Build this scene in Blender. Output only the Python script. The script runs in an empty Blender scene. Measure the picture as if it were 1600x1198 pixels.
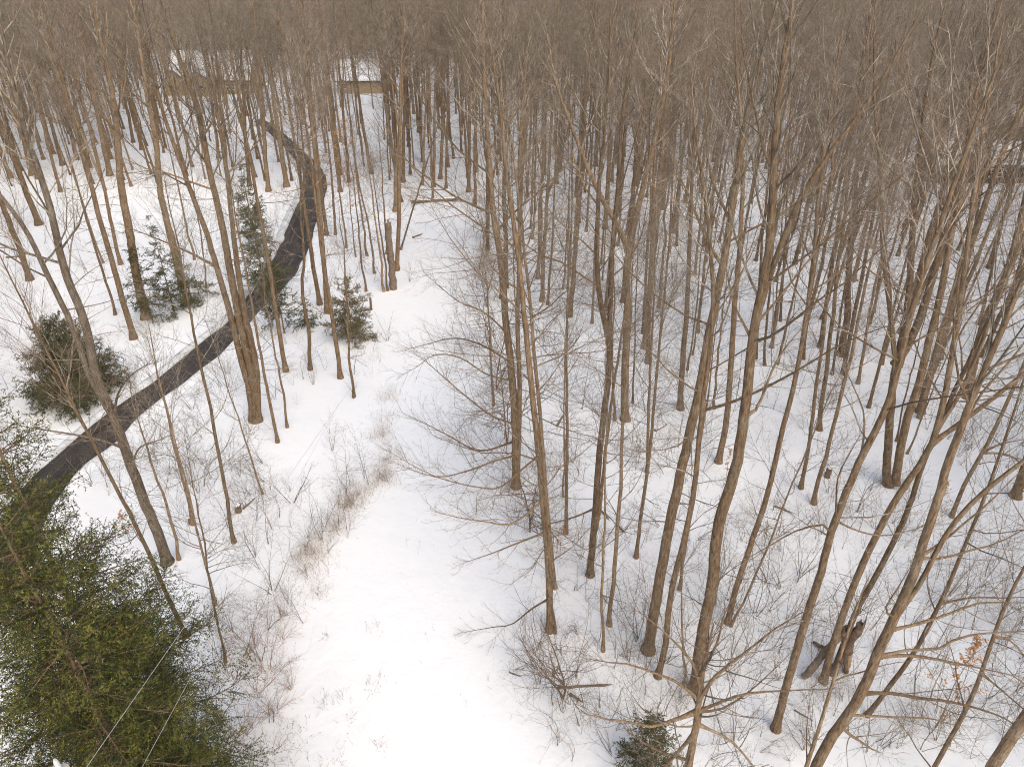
import bpy, math, random
import numpy as np
from mathutils import Vector
PI = math.pi
R = math.radians
scene = bpy.context.scene
C = scene.collection

# ------------------------------------------------------------------ camera, sky, sun, exposure
CAM_H, PITCH, FPX = 27.0, R(31.6), 1109.0
cam_d = bpy.data.cameras.new('camera'); cam = bpy.data.objects.new('camera', cam_d); C.objects.link(cam)
cam.location = (0, 0, CAM_H); cam.rotation_euler = (PI/2 - PITCH, 0, 0)
cam_d.sensor_width = 36; cam_d.lens = FPX/1600*36; cam_d.clip_end = 6000; cam_d.clip_start = 0.2
scene.camera = cam
SUN_EL, SUN_AZ = R(48), R(150)
w = bpy.data.worlds.new('World'); scene.world = w; w.use_nodes = True
nt = w.node_tree; nt.nodes.clear()
sky = nt.nodes.new('ShaderNodeTexSky'); sky.sky_type = 'NISHITA'; sky.sun_disc = False
sky.sun_elevation = SUN_EL; sky.sun_rotation = SUN_AZ
sky.air_density = 1.2; sky.dust_density = 4.2; sky.ozone_density = 0.35
bg = nt.nodes.new('ShaderNodeBackground'); bg.inputs['Strength'].default_value = 0.15
w.cycles.sampling_method = 'NONE'
wo = nt.nodes.new('ShaderNodeOutputWorld')
nt.links.new(sky.outputs[0], bg.inputs[0]); nt.links.new(bg.outputs[0], wo.inputs[0])
sl = bpy.data.lights.new('sun', 'SUN'); sun = bpy.data.objects.new('sun', sl); C.objects.link(sun)
sl.energy = 0.7; sl.angle = R(80); sl.color = (0.98, 1.0, 0.88)
sd = Vector((math.sin(SUN_AZ)*math.cos(SUN_EL), math.cos(SUN_AZ)*math.cos(SUN_EL), math.sin(SUN_EL)))
sun.rotation_euler = (-sd).to_track_quat('-Z', 'Y').to_euler(); sun.location = (0, 0, 80)
scene.view_settings.view_transform = 'Standard'; scene.view_settings.look = 'None'
scene.view_settings.exposure = 0.53; scene.view_settings.gamma = 1; scene.view_settings.use_curve_mapping = False
scene.render.engine = 'CYCLES'
scene.cycles.max_bounces = 8; scene.cycles.diffuse_bounces = 7; scene.cycles.use_denoising = True; scene.cycles.filter_width = 1.0; scene.cycles.denoiser = 'OPENIMAGEDENOISE'; scene.cycles.denoising_input_passes = 'RGB_ALBEDO_NORMAL'; scene.cycles.denoising_prefilter = 'NONE'
scene.cycles.use_adaptive_sampling = False
scene.render.film_transparent = False

# ------------------------------------------------------------------ pixel helpers (photo pixels 1600 x 1198)
cp, sp = math.cos(PITCH), math.sin(PITCH)
def ray(u, v):
    a, b = (u-800)/FPX, -(v-599)/FPX
    return np.array([a, cp + b*sp, -sp + b*cp])
def ground(u, v, z=0.0):
    d = ray(u, v); t = (z-CAM_H)/d[2]
    return np.array([0, 0, CAM_H]) + t*d
def on_plane(u, v, Y):
    d = ray(u, v); t = Y/d[1]
    return np.array([0, 0, CAM_H]) + t*d
def depth(p): return p[1]*cp + (CAM_H-p[2])*sp
def to_px(p):
    dp = p[1]*cp + (CAM_H-p[2])*sp
    return 800 + FPX*p[0]/dp, 599 - FPX*(p[1]*sp - (CAM_H-p[2])*cp)/dp

# ------------------------------------------------------------------ mesh helpers
def norm(a): return a/np.maximum(np.linalg.norm(a, axis=-1, keepdims=True), 1e-9)
class MB:
    def __init__(s): s.V = []; s.F = []; s.M = []; s.n = 0; s.S = []
    def add(s, V, F, m=0, smooth=True):
        V = np.asarray(V, float).reshape(-1, 3); F = np.asarray(F, int)
        s.V.append(V); s.F.append(F + s.n); s.M.append(m); s.S.append(smooth); s.n += len(V)
        return s
    def mesh(s, name, mats):
        me = bpy.data.meshes.new(name)
        V = np.concatenate(s.V); me.vertices.add(len(V)); me.vertices.foreach_set('co', V.astype(np.float32).ravel())
        lv = np.concatenate([f.ravel() for f in s.F])
        tot = np.concatenate([np.full(len(f), f.shape[1]) for f in s.F])
        st = np.concatenate([[0], np.cumsum(tot)[:-1]])
        mi = np.concatenate([np.full(len(f), m) for f, m in zip(s.F, s.M)])
        sm = np.concatenate([np.full(len(f), k) for f, k in zip(s.F, s.S)])
        me.loops.add(len(lv)); me.loops.foreach_set('vertex_index', lv.astype(np.int32))
        me.polygons.add(len(tot)); me.polygons.foreach_set('loop_start', st.astype(np.int32))
        me.polygons.foreach_set('material_index', mi.astype(np.int32)); me.polygons.foreach_set('use_smooth', sm)
        for m in mats: me.materials.append(m)
        me.update(calc_edges=True)
        return me
    def tube(s, P, Rd, sides=6, m=0, cap=False):
        P = np.asarray(P, float); Rd = np.asarray(Rd, float)
        if P.ndim == 2: P = P[None]; Rd = Rd[None]
        n, k, _ = P.shape
        if n == 0: return s
        T = np.empty_like(P); T[:, 1:-1] = P[:, 2:]-P[:, :-2]; T[:, 0] = P[:, 1]-P[:, 0]; T[:, -1] = P[:, -1]-P[:, -2]
        T = norm(T); D = norm(P[:, -1]-P[:, 0])
        e = np.where((np.abs(D[:, 0]) < .8)[:, None], [[1., 0, 0]], [[0, 1., 0]])
        a = e[:, None, :] - (T*e[:, None, :]).sum(-1, keepdims=True)*T; a = norm(a); b = np.cross(T, a)
        th = np.arange(sides)*2*PI/sides
        V = P[:, :, None, :] + Rd[:, :, None, None]*(np.cos(th)[None, None, :, None]*a[:, :, None, :] + np.sin(th)[None, None, :, None]*b[:, :, None, :])
        I = np.arange(n*k*sides).reshape(n, k, sides); J = np.roll(I, -1, axis=2)
        F = np.stack([I[:, :-1], J[:, :-1], J[:, 1:], I[:, 1:]], -1).reshape(-1, 4)
        s.add(V, F, m)
        if cap:
            for ring, c in ((I[:, 0], P[:, 0]), (I[:, -1], P[:, -1])):
                base = s.n - n*k*sides
                cc = s.n; s.V.append(c.copy()); s.n += n
                ci = np.arange(cc, cc+n)
                f = np.stack([np.repeat(ci[:, None], sides, 1), ring+base, np.roll(ring, -1, 1)+base], -1).reshape(-1, 3)
                s.F.append(f); s.M.append(m); s.S.append(False)
        return s
    def spike(s, P0, P1, r0, m=0):                    # one three-sided spindle per twig: 3 triangles
        n = len(P0)
        if n == 0: return s
        D = norm(P1-P0); e = np.where((np.abs(D[:, 2]) < .8)[:, None], [[0., 0, 1]], [[1., 0, 0]])
        a = norm(np.cross(D, e)); b = np.cross(D, a)
        V = np.stack([P0 + r0[:, None]*a, P0 + r0[:, None]*(-.5*a+.87*b), P0 + r0[:, None]*(-.5*a-.87*b), P1], 1)
        I = np.arange(n)[:, None]*4
        F = np.concatenate([I+[[0, 1, 3]], I+[[1, 2, 3]], I+[[2, 0, 3]]])
        return s.add(V, F, m)
    def box(s, c, d, m=0, rz=0):
        x, y, z = np.array(d)/2
        V = np.array([[i, j, k] for k in (-z, z) for j in (-y, y) for i in (-x, x)])
        ca, sa = math.cos(rz), math.sin(rz)
        V = np.stack([V[:, 0]*ca-V[:, 1]*sa, V[:, 0]*sa+V[:, 1]*ca, V[:, 2]], 1) + np.array(c)
        return s.add(V, [[0, 2, 3, 1], [4, 5, 7, 6], [0, 1, 5, 4], [2, 6, 7, 3], [0, 4, 6, 2], [1, 3, 7, 5]], m, False)
    def prism(s, poly, y0, y1, m=0):                  # closed polygon in x-z extruded along y
        n = len(poly); V = [[x, y0, z] for x, z in poly] + [[x, y1, z] for x, z in poly]
        s.add(V, [[i, (i+1) % n, (i+1) % n + n, i+n] for i in range(n)], m, False)
        s.F.append(np.array([list(range(n))[::-1], [i+n for i in range(n)]]) + s.n - 2*n); s.M.append(m); s.S.append(False)
        return s
def put(name, me, parent=None, loc=None):
    o = bpy.data.objects.new(name, me); C.objects.link(o)
    if parent: o.parent = parent
    if loc is not None: o.location = loc
    return o
def tag(o, label=None, cat=None, group=None, kind=None):
    for k, v in (('label', label), ('category', cat), ('group', group), ('kind', kind)):
        if v: o[k] = v
    return o
def empty(name, loc, label, cat, group=None):
    o = bpy.data.objects.new(name, None); C.objects.link(o); o.location = loc; o.empty_display_size = .3
    return tag(o, label, cat, group)
class VN:                                             # value noise on the plane
    def __init__(s, seed): s.g = np.random.default_rng(seed).random((256, 256))
    def __call__(s, x, y):
        x = np.asarray(x, float); y = np.asarray(y, float)
        xi = np.floor(x).astype(int); yi = np.floor(y).astype(int); fx = x-xi; fy = y-yi
        fx = fx*fx*(3-2*fx); fy = fy*fy*(3-2*fy); g = s.g
        a = g[xi % 256, yi % 256]; b = g[(xi+1) % 256, yi % 256]; c = g[xi % 256, (yi+1) % 256]; d = g[(xi+1) % 256, (yi+1) % 256]
        return (a*(1-fx)+b*fx)*(1-fy)+(c*(1-fx)+d*fx)*fy
vn1, vn2 = VN(3), VN(4)
def resample(pts, n):
    pts = np.asarray(pts, float)
    if len(pts) > 2:                                  # Catmull-Rom, then equal spacing
        q = np.vstack([2*pts[0]-pts[1], pts, 2*pts[-1]-pts[-2]]); out = []
        for i in range(1, len(q)-2):
            t = np.linspace(0, 1, 8, endpoint=False)[:, None]
            out.append(.5*(2*q[i] + (q[i+1]-q[i-1])*t + (2*q[i-1]-5*q[i]+4*q[i+1]-q[i+2])*t**2 + (3*q[i]-q[i-1]-3*q[i+1]+q[i+2])*t**3))
        pts = np.vstack(out + [q[-2][None]])
    s = np.concatenate([[0], np.cumsum(np.linalg.norm(np.diff(pts, axis=0), axis=1))])
    u = np.linspace(0, s[-1], n)
    return np.stack([np.interp(u, s, pts[:, k]) for k in range(pts.shape[1])], 1)
def dist_poly(x, y, poly):
    d = np.full(np.shape(x), 1e9)
    for a, b in zip(poly[:-1], poly[1:]):
        ab = b[:2]-a[:2]; L2 = (ab**2).sum()
        t = np.clip(((x-a[0])*ab[0]+(y-a[1])*ab[1])/L2, 0, 1)
        d = np.minimum(d, np.hypot(x-a[0]-t*ab[0], y-a[1]-t*ab[1]))
    return d

# ------------------------------------------------------------------ materials
def mat(name, build, rough=.9, spec=.2):
    m = bpy.data.materials.new(name); m.use_nodes = True; t = m.node_tree
    b = t.nodes['Principled BSDF']; b.inputs['Roughness'].default_value = rough
    b.inputs['Specular IOR Level'].default_value = spec
    build(t, b); return m
def N(t, typ, **kw):
    n = t.nodes.new(typ)
    for k, v in kw.items():
        if k in n.inputs: n.inputs[k].default_value = v
        else: setattr(n, k, v)
    return n
def ramp(t, fac, stops):
    r = t.nodes.new('ShaderNodeValToRGB'); e = r.color_ramp.elements
    while len(e) < len(stops): e.new(.5)
    for q, (p, c) in zip(e, stops): q.position = p; q.color = (*c, 1)
    t.links.new(fac, r.inputs[0]); return r.outputs[0]
def noise(t, scale, detail=4, coord='Object', stretch=None, rough=.6):
    tc = t.nodes.new('ShaderNodeTexCoord'); src = tc.outputs[coord]
    if stretch:
        mp = t.nodes.new('ShaderNodeMapping'); mp.inputs['Scale'].default_value = stretch
        t.links.new(src, mp.inputs[0]); src = mp.outputs[0]
    n = N(t, 'ShaderNodeTexNoise', Scale=scale, Detail=detail, Roughness=rough); t.links.new(src, n.inputs['Vector'])
    return n.outputs['Fac']
def mix(t, fac, a, b, mode='MIX'):
    m = t.nodes.new('ShaderNodeMix'); m.data_type = 'RGBA'; m.blend_type = mode
    for s, v in ((m.inputs[0], fac), (m.inputs[6], a), (m.inputs[7], b)):
        if hasattr(v, 'links'): t.links.new(v, s)
        else: s.default_value = v if isinstance(v, (int, float)) else (*v, 1)
    return m.outputs[2]
def bump(t, b, h, strength, dist):
    n = N(t, 'ShaderNodeBump', Strength=strength, Distance=dist); t.links.new(h, n.inputs['Height']); t.links.new(n.outputs[0], b.inputs['Normal'])
def rnd(t):
    return t.nodes.new('ShaderNodeObjectInfo').outputs['Random']
def bark_mat(name, lo, hi, lichen, lf):
    def f(t, b):
        c = ramp(t, noise(t, 5, 5, stretch=(3, 3, .5)), [(.3, lo), (.7, hi)])
        c = mix(t, ramp(t, noise(t, 1.3, 4), [(.5, (0, 0, 0)), (.7, (lf,)*3)]), c, lichen)
        c = mix(t, 1.0, c, ramp(t, rnd(t), [(0, (.72, .70, .68)), (.5, (1, .96, .92)), (1, (1.25, 1.25, 1.22))]), 'MULTIPLY')
        rg = noise(t, 9, 5, stretch=(2.6, 2.6, .38), rough=.7)
        c = mix(t, 1.0, c, ramp(t, rg, [(.34, (.50, .47, .45)), (.5, (1, 1, 1)), (.68, (1.38, 1.36, 1.32))]), 'MULTIPLY')
        c = mix(t, ramp(t, noise(t, .7, 3), [(.56, (0, 0, 0)), (.72, (.35, .35, .35))]), c, (.13, .13, .075))
        t.links.new(c, b.inputs['Base Color'])
        bump(t, b, rg, .9, .04)
    return mat(name, f, .95, .1)
M = {}
M['bark'] = bark_mat('brown_bark', (.132, .088, .054), (.315, .226, .148), (.34, .285, .21), .5)
M['pale_bark'] = bark_mat('pale_grey_bark', (.105, .082, .062), (.25, .205, .16), (.34, .315, .27), .6)
M['twig'] = mat('twig_bark', lambda t, b: t.links.new(mix(t, 1.0, ramp(t, noise(t, 2.6, 3), [(.34, (.125, .100, .078)), (.5, (.265, .218, .172)), (.66, (.44, .39, .33))]),
    ramp(t, rnd(t), [(0, (.72, .70, .66)), (.35, (1.02, .92, .85)), (.6, (.92, .95, .9)), (1, (1.22, 1.18, 1.15))]), 'MULTIPLY'), b.inputs['Base Color']), .9, .1)
M['red_twig'] = mat('reddish_twig', lambda t, b: t.links.new(ramp(t, noise(t, .8, 3), [(.3, (.23, .12, .06)), (.7, (.48, .32, .18))]), b.inputs['Base Color']), .9, .1)
M['straw'] = mat('dry_straw', lambda t, b: t.links.new(ramp(t, noise(t, 1.2, 3), [(.3, (.30, .20, .12)), (.7, (.52, .42, .29))]), b.inputs['Base Color']), .9, .1)
M['leaf'] = mat('dry_beech_leaf', lambda t, b: t.links.new(ramp(t, noise(t, 6, 2), [(.3, (.42, .17, .05)), (.7, (.62, .36, .16))]), b.inputs['Base Color']), .8, .2)
def needle(lo, mid, hi):
    return lambda t, b: t.links.new(mix(t, 1.0, ramp(t, noise(t, 2.2, 4, coord='Object'), [(.32, lo), (.5, mid), (.7, hi)]),
        ramp(t, rnd(t), [(0, (.85,)*3), (1, (1.15,)*3)]), 'MULTIPLY'), b.inputs['Base Color'])
M['needle'] = mat('spruce_needle', needle((.016, .026, .006), (.034, .046, .010), (.075, .078, .016)), .6, .3)
M['needle_tip'] = mat('spruce_new_needle', needle((.075, .092, .016), (.15, .152, .026), (.27, .245, .05)), .6, .3)
M['hemlock'] = mat('hemlock_needle', needle((.05, .06, .026), (.085, .095, .04), (.15, .14, .07)), .7, .2)
M['browned'] = mat('browned_needle', needle((.09, .082, .04), (.145, .125, .06), (.21, .17, .085)), .7, .2)
def snow_build(lit):
    def f(t, b):
        base = ramp(t, noise(t, .12, 4), [(.3, (.915, .925, .935)), (.7, (.935, .94, .945))])
        if lit:                                        # leaf crumbs and bark flecks lying on the snow
            v = N(t, 'ShaderNodeTexVoronoi', Scale=2.6); tc = t.nodes.new('ShaderNodeTexCoord')
            t.links.new(tc.outputs['Object'], v.inputs['Vector'])
            spot = ramp(t, v.outputs['Distance'], [(.035, (1, 1, 1)), (.075, (0, 0, 0))])
            keep = ramp(t, noise(t, .45, 3), [(.5, (0, 0, 0)), (.62, (.8, .8, .8))])
            base = mix(t, mix(t, 1.0, spot, keep, 'MULTIPLY'), base, (.34, .25, .18))
            dust = ramp(t, noise(t, 5, 6, rough=.75), [(.60, (0, 0, 0)), (.75, (.2, .2, .2))])
            base = mix(t, dust, base, (.62, .58, .55))
        t.links.new(base, b.inputs['Base Color'])
        bump(t, b, noise(t, .9, 5), .35, .25)
    return f
M['snow'] = mat('woodland_snow', snow_build(True), .75, .25)
M['clean_snow'] = mat('clean_snow', snow_build(False), .7, .25)
M['grey_snow'] = mat('ploughed_snow', lambda t, b: t.links.new(ramp(t, noise(t, 1.2, 5), [(.3, (.55, .56, .57)), (.7, (.82, .83, .84))]), b.inputs['Base Color']), .8, .2)
def asphalt(t, b):
    a = noise(t, 1.1, 5, coord='UV', stretch=(.15, 3.2, 1)); n = noise(t, 9, 4)
    c = ramp(t, a, [(.36, (.030, .025, .022)), (.52, (.054, .045, .040)), (.68, (.125, .105, .092))])
    c = mix(t, ramp(t, n, [(.55, (0, 0, 0)), (.75, (.35, .35, .35))]), c, (.075, .06, .058))
    t.links.new(c, b.inputs['Base Color'])
    t.links.new(ramp(t, a, [(.4, (.45,)*3), (.6, (.8,)*3)]), b.inputs['Roughness']); bump(t, b, n, .2, .02)
M['asphalt'] = mat('damp_asphalt', asphalt, .6, .35)
def flat(name, c, rough=.8, spec=.2, var=.15, scale=3):
    lo = tuple(x*(1-var) for x in c); hi = tuple(min(1, x*(1+var)) for x in c)
    return mat(name, lambda t, b: t.links.new(ramp(t, noise(t, scale, 4), [(.3, lo), (.7, hi)]), b.inputs['Base Color']), rough, spec)
M['tan'] = flat('tan_siding', (.42, .32, .2)); M['dark_wall'] = flat('dark_stained_board', (.045, .04, .04))
M['fascia'] = flat('brown_fascia', (.05, .035, .03)); M['shingle'] = flat('dark_shingle', (.07, .06, .055))
M['trim'] = flat('white_trim', (.7, .7, .68)); M['glass'] = flat('dark_window_glass', (.03, .035, .04), .1, .6)
M['wood_raw'] = flat('split_wood', (.44, .31, .19), var=.35, scale=5); M['rot'] = flat('rotten_wood', (.17, .115, .08), var=.5, scale=6)
M['log'] = flat('barkless_log', (.20, .15, .11), var=.35, scale=4)
M['pole'] = flat('weathered_pole', (.42, .38, .33), var=.25); M['ceramic'] = flat('white_ceramic', (.55, .55, .53), .25, .5, .03)
M['wire'] = flat('pale_cable', (.5, .48, .44), .5, .4, .05); M['birch'] = flat('birch_bark', (.62, .58, .52), var=.3, scale=4)

# ------------------------------------------------------------------ ground, driveway, track
DRV_UP = [(-30, 900), (5, 815), (45, 750), (90, 710), (160, 650), (240, 593), (300, 545), (355, 502), (395, 450), (428, 402), (451, 350), (472, 300), (476, 275), (462, 252), (440, 228), (415, 205), (395, 190)]
DRV_LO = [(10, 985), (50, 875), (82, 797), (125, 735), (185, 690), (220, 650), (290, 597), (355, 545), (405, 490), (450, 445), (479, 400), (495, 350), (511, 300), (508, 270), (487, 245), (458, 220), (432, 198), (410, 184)]
UP = resample([ground(*p) for p in DRV_UP], 120); LO = resample([ground(*p) for p in DRV_LO], 120)
MIDL = (UP+LO)/2
TR_L = [(380, 1330), (430, 1198), (470, 1050), (495, 960), (535, 870), (585, 790), (612, 700), (622, 620), (622, 540), (612, 470), (640, 400), (655, 330)]
TR_R = [(905, 1330), (850, 1198), (815, 1050), (780, 960), (745, 870), (715, 790), (690, 700), (676, 620), (672, 540), (680, 470), (700, 400), (716, 330)]
TL = resample([ground(*p) for p in TR_L], 90); TRR = resample([ground(*p) for p in TR_R], 90)
TM = (TL+TRR)/2; TW = np.linalg.norm(TL-TRR, axis=1)
def hgt(x, y):
    x = np.asarray(x, float); y = np.asarray(y, float)
    dd = dist_poly(x, y, MIDL[::4]); dt = dist_poly(x, y, TM[::4])
    m = np.clip((dd-2.2)/2.5, 0, 1)*np.clip((dt-3.0)/3.0, 0, 1)
    far = np.clip((150-np.hypot(x, y))/60, 0, 1)
    return m*far*(.16*(vn1(x/5.2, y/5.2)-.5) + .10*(vn2(x/1.7, y/1.7)-.5) + .10*(vn1(x/14+9, y/14)-.4))
def axis(lo, a, b, hi, st):
    mid = np.arange(a, b, st); q = []; s = st; v = b
    while v < hi: q.append(v); s *= 1.22; v += s
    q.append(hi); p = []; s = st; v = a
    while v > lo: s *= 1.22; v -= s; p.append(max(v, lo))
    return np.concatenate([p[::-1], mid, q])
gx, gy = axis(-2600, -62, 62, 2600, .8), axis(-400, 6, 96, 3200, .8)
GX, GY = np.meshgrid(gx, gy); nx, ny = len(gx), len(gy)
I = np.arange(nx*ny).reshape(ny, nx)
mb = MB().add(np.stack([GX, GY, hgt(GX, GY)-.012], -1), np.stack([I[:-1, :-1], I[:-1, 1:], I[1:, 1:], I[1:, :-1]], -1).reshape(-1, 4))
tag(put('ground', mb.mesh('ground', [M['snow']])), kind='structure', label='snow covered woodland floor')
def strip(name, A, B, z, m, k=8, wob=0, seed=0):
    r = np.random.default_rng(seed); n = len(A)
    t = np.linspace(0, 1, k)[None, :, None]; V = A[:, None]*(1-t)+B[:, None]*t
    if wob:
        nn = np.interp(np.arange(n), np.arange(0, n, 2), r.normal(0, wob, len(range(0, n, 2)))); dirn = norm(B-A)
        V[:, -1] += dirn*nn[:, None]; V[:, 0] -= dirn*nn[::-1][:, None]
    V[:, :, 2] = z
    I = np.arange(n*k).reshape(n, k)
    b = MB().add(V, np.stack([I[:-1, :-1], I[:-1, 1:], I[1:, 1:], I[1:, :-1]], -1).reshape(-1, 4))
    me = b.mesh(name, [m]); uv = me.uv_layers.new(name='UVMap')
    s = np.concatenate([[0], np.cumsum(np.linalg.norm(np.diff((A+B)/2, axis=0), axis=1))])
    UVv = np.stack([np.repeat(s[:, None], k, 1), np.repeat(np.linspace(0, 3, k)[None], n, 0)], -1).reshape(-1, 2)
    lv = np.zeros(len(me.loops), np.int32); me.loops.foreach_get('vertex_index', lv)
    uv.data.foreach_set('uv', UVv[lv].ravel())
    return put(name, me)
tag(strip('driveway', UP, LO, .004, M['asphalt']), kind='structure', label='dark damp asphalt driveway curving through the trees')
tag(strip('snowy_track', TL, TRR, .006, M['clean_snow'], 10, .12, 5), kind='structure', label='smooth white open track between the trees')
def bank(name, E, Oth, wid, h, m, seed, lab, inner=.05):
    r = np.random.default_rng(seed); n = 360; E = resample(E, n); Oth = resample(Oth, n); out = norm(E-Oth)
    wob = .16*(vn2(np.arange(n)/6, np.zeros(n)+seed)-.5) + .5*np.maximum(0, vn1(np.arange(n)/9, np.zeros(n)+seed)-.55)
    prof = [(-inner, -.02), (-.02, h*.55), (wid*.25, h), (wid*.55, h*.75), (wid, -.03)]
    V = np.zeros((n, len(prof), 3))
    for j, (a, z) in enumerate(prof):
        V[:, j] = E + out*(a - (wob if j < 2 else wob*.4))[:, None]; V[:, j, 2] = z*(1+.5*(vn1(np.arange(n)/5, np.zeros(n)+j)-.5)) if z > 0 else z
    I = np.arange(n*len(prof)).reshape(n, -1)
    b = MB().add(V, np.stack([I[:-1, :-1], I[1:, :-1], I[1:, 1:], I[:-1, 1:]], -1).reshape(-1, 4))
    tag(put(name, b.mesh(name, [m])), kind='structure', label=lab)
bank('snow_bank', UP, LO, .9, .24, M['grey_snow'], 11, 'ploughed grey snow bank along the upper edge of the driveway')
bank('snow_bank', LO, UP, 1.0, .14, M['clean_snow'], 12, 'low scalloped snow edge on the near side of the driveway', .12)

# ------------------------------------------------------------------ houses
def house(label, x0, x1, Y, deep, eave, ridge, wall, roofm, wings=(), wins=(), chim=None):
    t = empty('house', ((x0+x1)/2, Y, 0), label, 'house'); W = x1-x0
    mw = MB(); mw.box((0, deep/2, eave/2), (W, deep, eave))
    for s in (-1, 1):
        x = s*(W/2-.02)
        mw.add([[x, 0, eave], [x, deep, eave], [x, deep/2, ridge-.05]], [[0, 1, 2]], 0, False)
    for (cx, ww, out, rz) in wings:
        mw.box((cx, -out/2, eave/2), (ww, out, eave)); mw.add([[cx-ww/2, -out, eave], [cx+ww/2, -out, eave], [cx, -out, rz-.1]], [[0, 1, 2]], 0, False)
    put('wall', mw.mesh('wall', [wall]), t)
    def roofs(th, off, ov):
        b = MB(); o = ov
        sl = (ridge-eave)/(deep/2)
        poly = [(-o, eave-o*sl+off), (deep/2, ridge+off), (deep+o, eave-o*sl+off), (deep+o, eave-o*sl+off+th), (deep/2, ridge+off+th), (-o, eave-o*sl+off+th)]
        n = 6; V = [[-W/2-o, y, z] for y, z in poly]+[[W/2+o, y, z] for y, z in poly]
        b.add(V, [[i, (i+1) % n, (i+1) % n+n, i+n] for i in range(n)], 0, False)
        b.add(V, [[0, 5, 4, 1], [1, 4, 3, 2], [6, 7, 10, 11], [7, 8, 9, 10]], 0, False)
        for (cx, ww, out, rz) in wings:
            s2 = (rz-eave)/(ww/2); p = [(cx-ww/2-o, eave-o*s2+off), (cx, rz+off), (cx+ww/2+o, eave-o*s2+off), (cx+ww/2+o, eave-o*s2+off+th), (cx, rz+off+th), (cx-ww/2-o, eave-o*s2+off+th)]
            V = [[x, -out-o, z] for x, z in p]+[[x, deep*.35, z] for x, z in p]
            b.add(V, [[i, (i+1) % n, (i+1) % n+n, i+n] for i in range(n)], 0, False)
            b.add(V, [[0, 5, 4, 1], [1, 4, 3, 2], [6, 7, 10, 11], [7, 8, 9, 10]], 0, False)
        return b
    rf = put('roof', roofs(.22, 0, .45).mesh('roof', [roofm]), t)
    put('roof_snow', roofs(.28, .225, .38).mesh('roof_snow', [M['clean_snow']]), rf)
    for (cx, cz, ww, hh, yy) in wins:
        f = MB(); 
        for dx in (-1, 1): f.box((cx+dx*ww/2, yy-.04, cz), (.1, .1, hh+.1))
        for dz in (-1, 0, 1): f.box((cx, yy-.045, cz+dz*hh/2), (ww-.1, .1, .1))
        fo = put('window', f.mesh('window', [M['trim']]), t)
        put('pane', MB().box((cx, yy-.012, cz), (ww, .02, hh)).mesh('pane', [M['glass']]), fo)
    if chim: put('chimney', MB().box((chim[0], chim[1], ridge+.3), (.8, .8, 2.2)).mesh('chimney', [M['rot']]), rf)
    return t
a, b = on_plane(268, 140, 162)[0], on_plane(392, 140, 162)[0]
house('tan house with a long snowy roof and front gables, left in the far trees', a, b, 162, 9, 3.0, 7.6, M['tan'], M['fascia'],
      wings=[(-6.6, 4.4, 1.6, 5.0), (-1.4, 5.6, 2.6, 4.9)], wins=[(-1.4, 1.6, 1.6, 1.3, -2.6), (4.2, 1.6, 1.8, 1.3, 0), (7.2, 1.6, 1.2, 1.3, 0)], chim=(5, 5))
a, b = on_plane(528, 140, 163)[0], on_plane(600, 140, 163)[0]
house('tan cabin with a white snowy roof in the gap left of the track', a, b, 163, 9, 2.6, 5.8, M['tan'], M['fascia'],
      wins=[(-3.6, 1.5, 1.0, 1.0, 0)])
a = on_plane(1462, 290, 95)[0]
house('dark boarded house behind dense trunks at the far right', a, a+13, 95, 7, 2.5, 4.2, M['dark_wall'], M['shingle'], wins=[(-4, 1.4, 1.2, 1.1, 0), (1, 1.4, 1.6, 1.1, 0)])
a = on_plane(1578, 232, 118)[0]
house('dark walled shed with thick roof snow beside the right picture edge', a, a+9, 118, 7, 2.6, 4.8, M['dark_wall'], M['fascia'], wins=[(-2, 1.4, 1.0, .9, 0)])
HOUSES = [(-61, 166, 16), (-37, 168, 12), (62, 99, 9), (89, 121, 8)]

# ------------------------------------------------------------------ trees
def grow(r, P0, D0, L, R0, nseg, up, wig, taper=.8):
    P = [P0]; D = norm(D0); st = (L/nseg)[:, None]
    for k in range(nseg):
        D = norm(D + np.array([0, 0, up]) + r.normal(0, wig, D.shape)); P.append(P[-1]+D*st)
    t = np.linspace(0, 1, nseg+1)[None]
    return np.stack(P, 1), R0[:, None]*(1-taper*t)
def kids(r, P, Rd, L, cnt, t0, t1, a0, a1, lf, rf, rmin, flat=0.):
    n, k, _ = P.shape; cnt = np.asarray(cnt, int); idx = np.repeat(np.arange(n), cnt)
    if len(idx) == 0: return np.zeros((0, 3)), np.zeros((0, 3)), np.zeros(0), np.zeros(0)
    j = np.concatenate([np.arange(c) for c in cnt]); t = t0+(t1-t0)*(j+r.random(len(j)))/cnt[idx]
    s = np.clip(t*(k-1), 0, k-1-1e-6); i = s.astype(int); f = (s-i)[:, None]
    pos = P[idx, i]*(1-f)+P[idx, i+1]*f; T = norm(P[idx, i+1]-P[idx, i]); rr = Rd[idx, i]*(1-f[:, 0])+Rd[idx, i+1]*f[:, 0]
    v = r.normal(size=(len(idx), 3)); v[:, 2] *= 1-flat; v = norm(v-(v*T).sum(1, keepdims=True)*T)
    a = r.uniform(a0, a1, len(idx))[:, None]
    Ln = L[idx]*lf*(1-.55*t)*r.uniform(.6, 1.25, len(idx))
    return pos, np.cos(a)*T+np.sin(a)*v, Ln, np.maximum(rr*rf*r.uniform(.7, 1, len(idx)), rmin)
def stem_r(r0, n, Lm, p=.7, tip=.06):
    s = np.linspace(0, 1, n); return r0*((1-s)**p*(1-tip)+tip)*(1+.6*np.exp(-s*Lm/.28))
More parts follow.
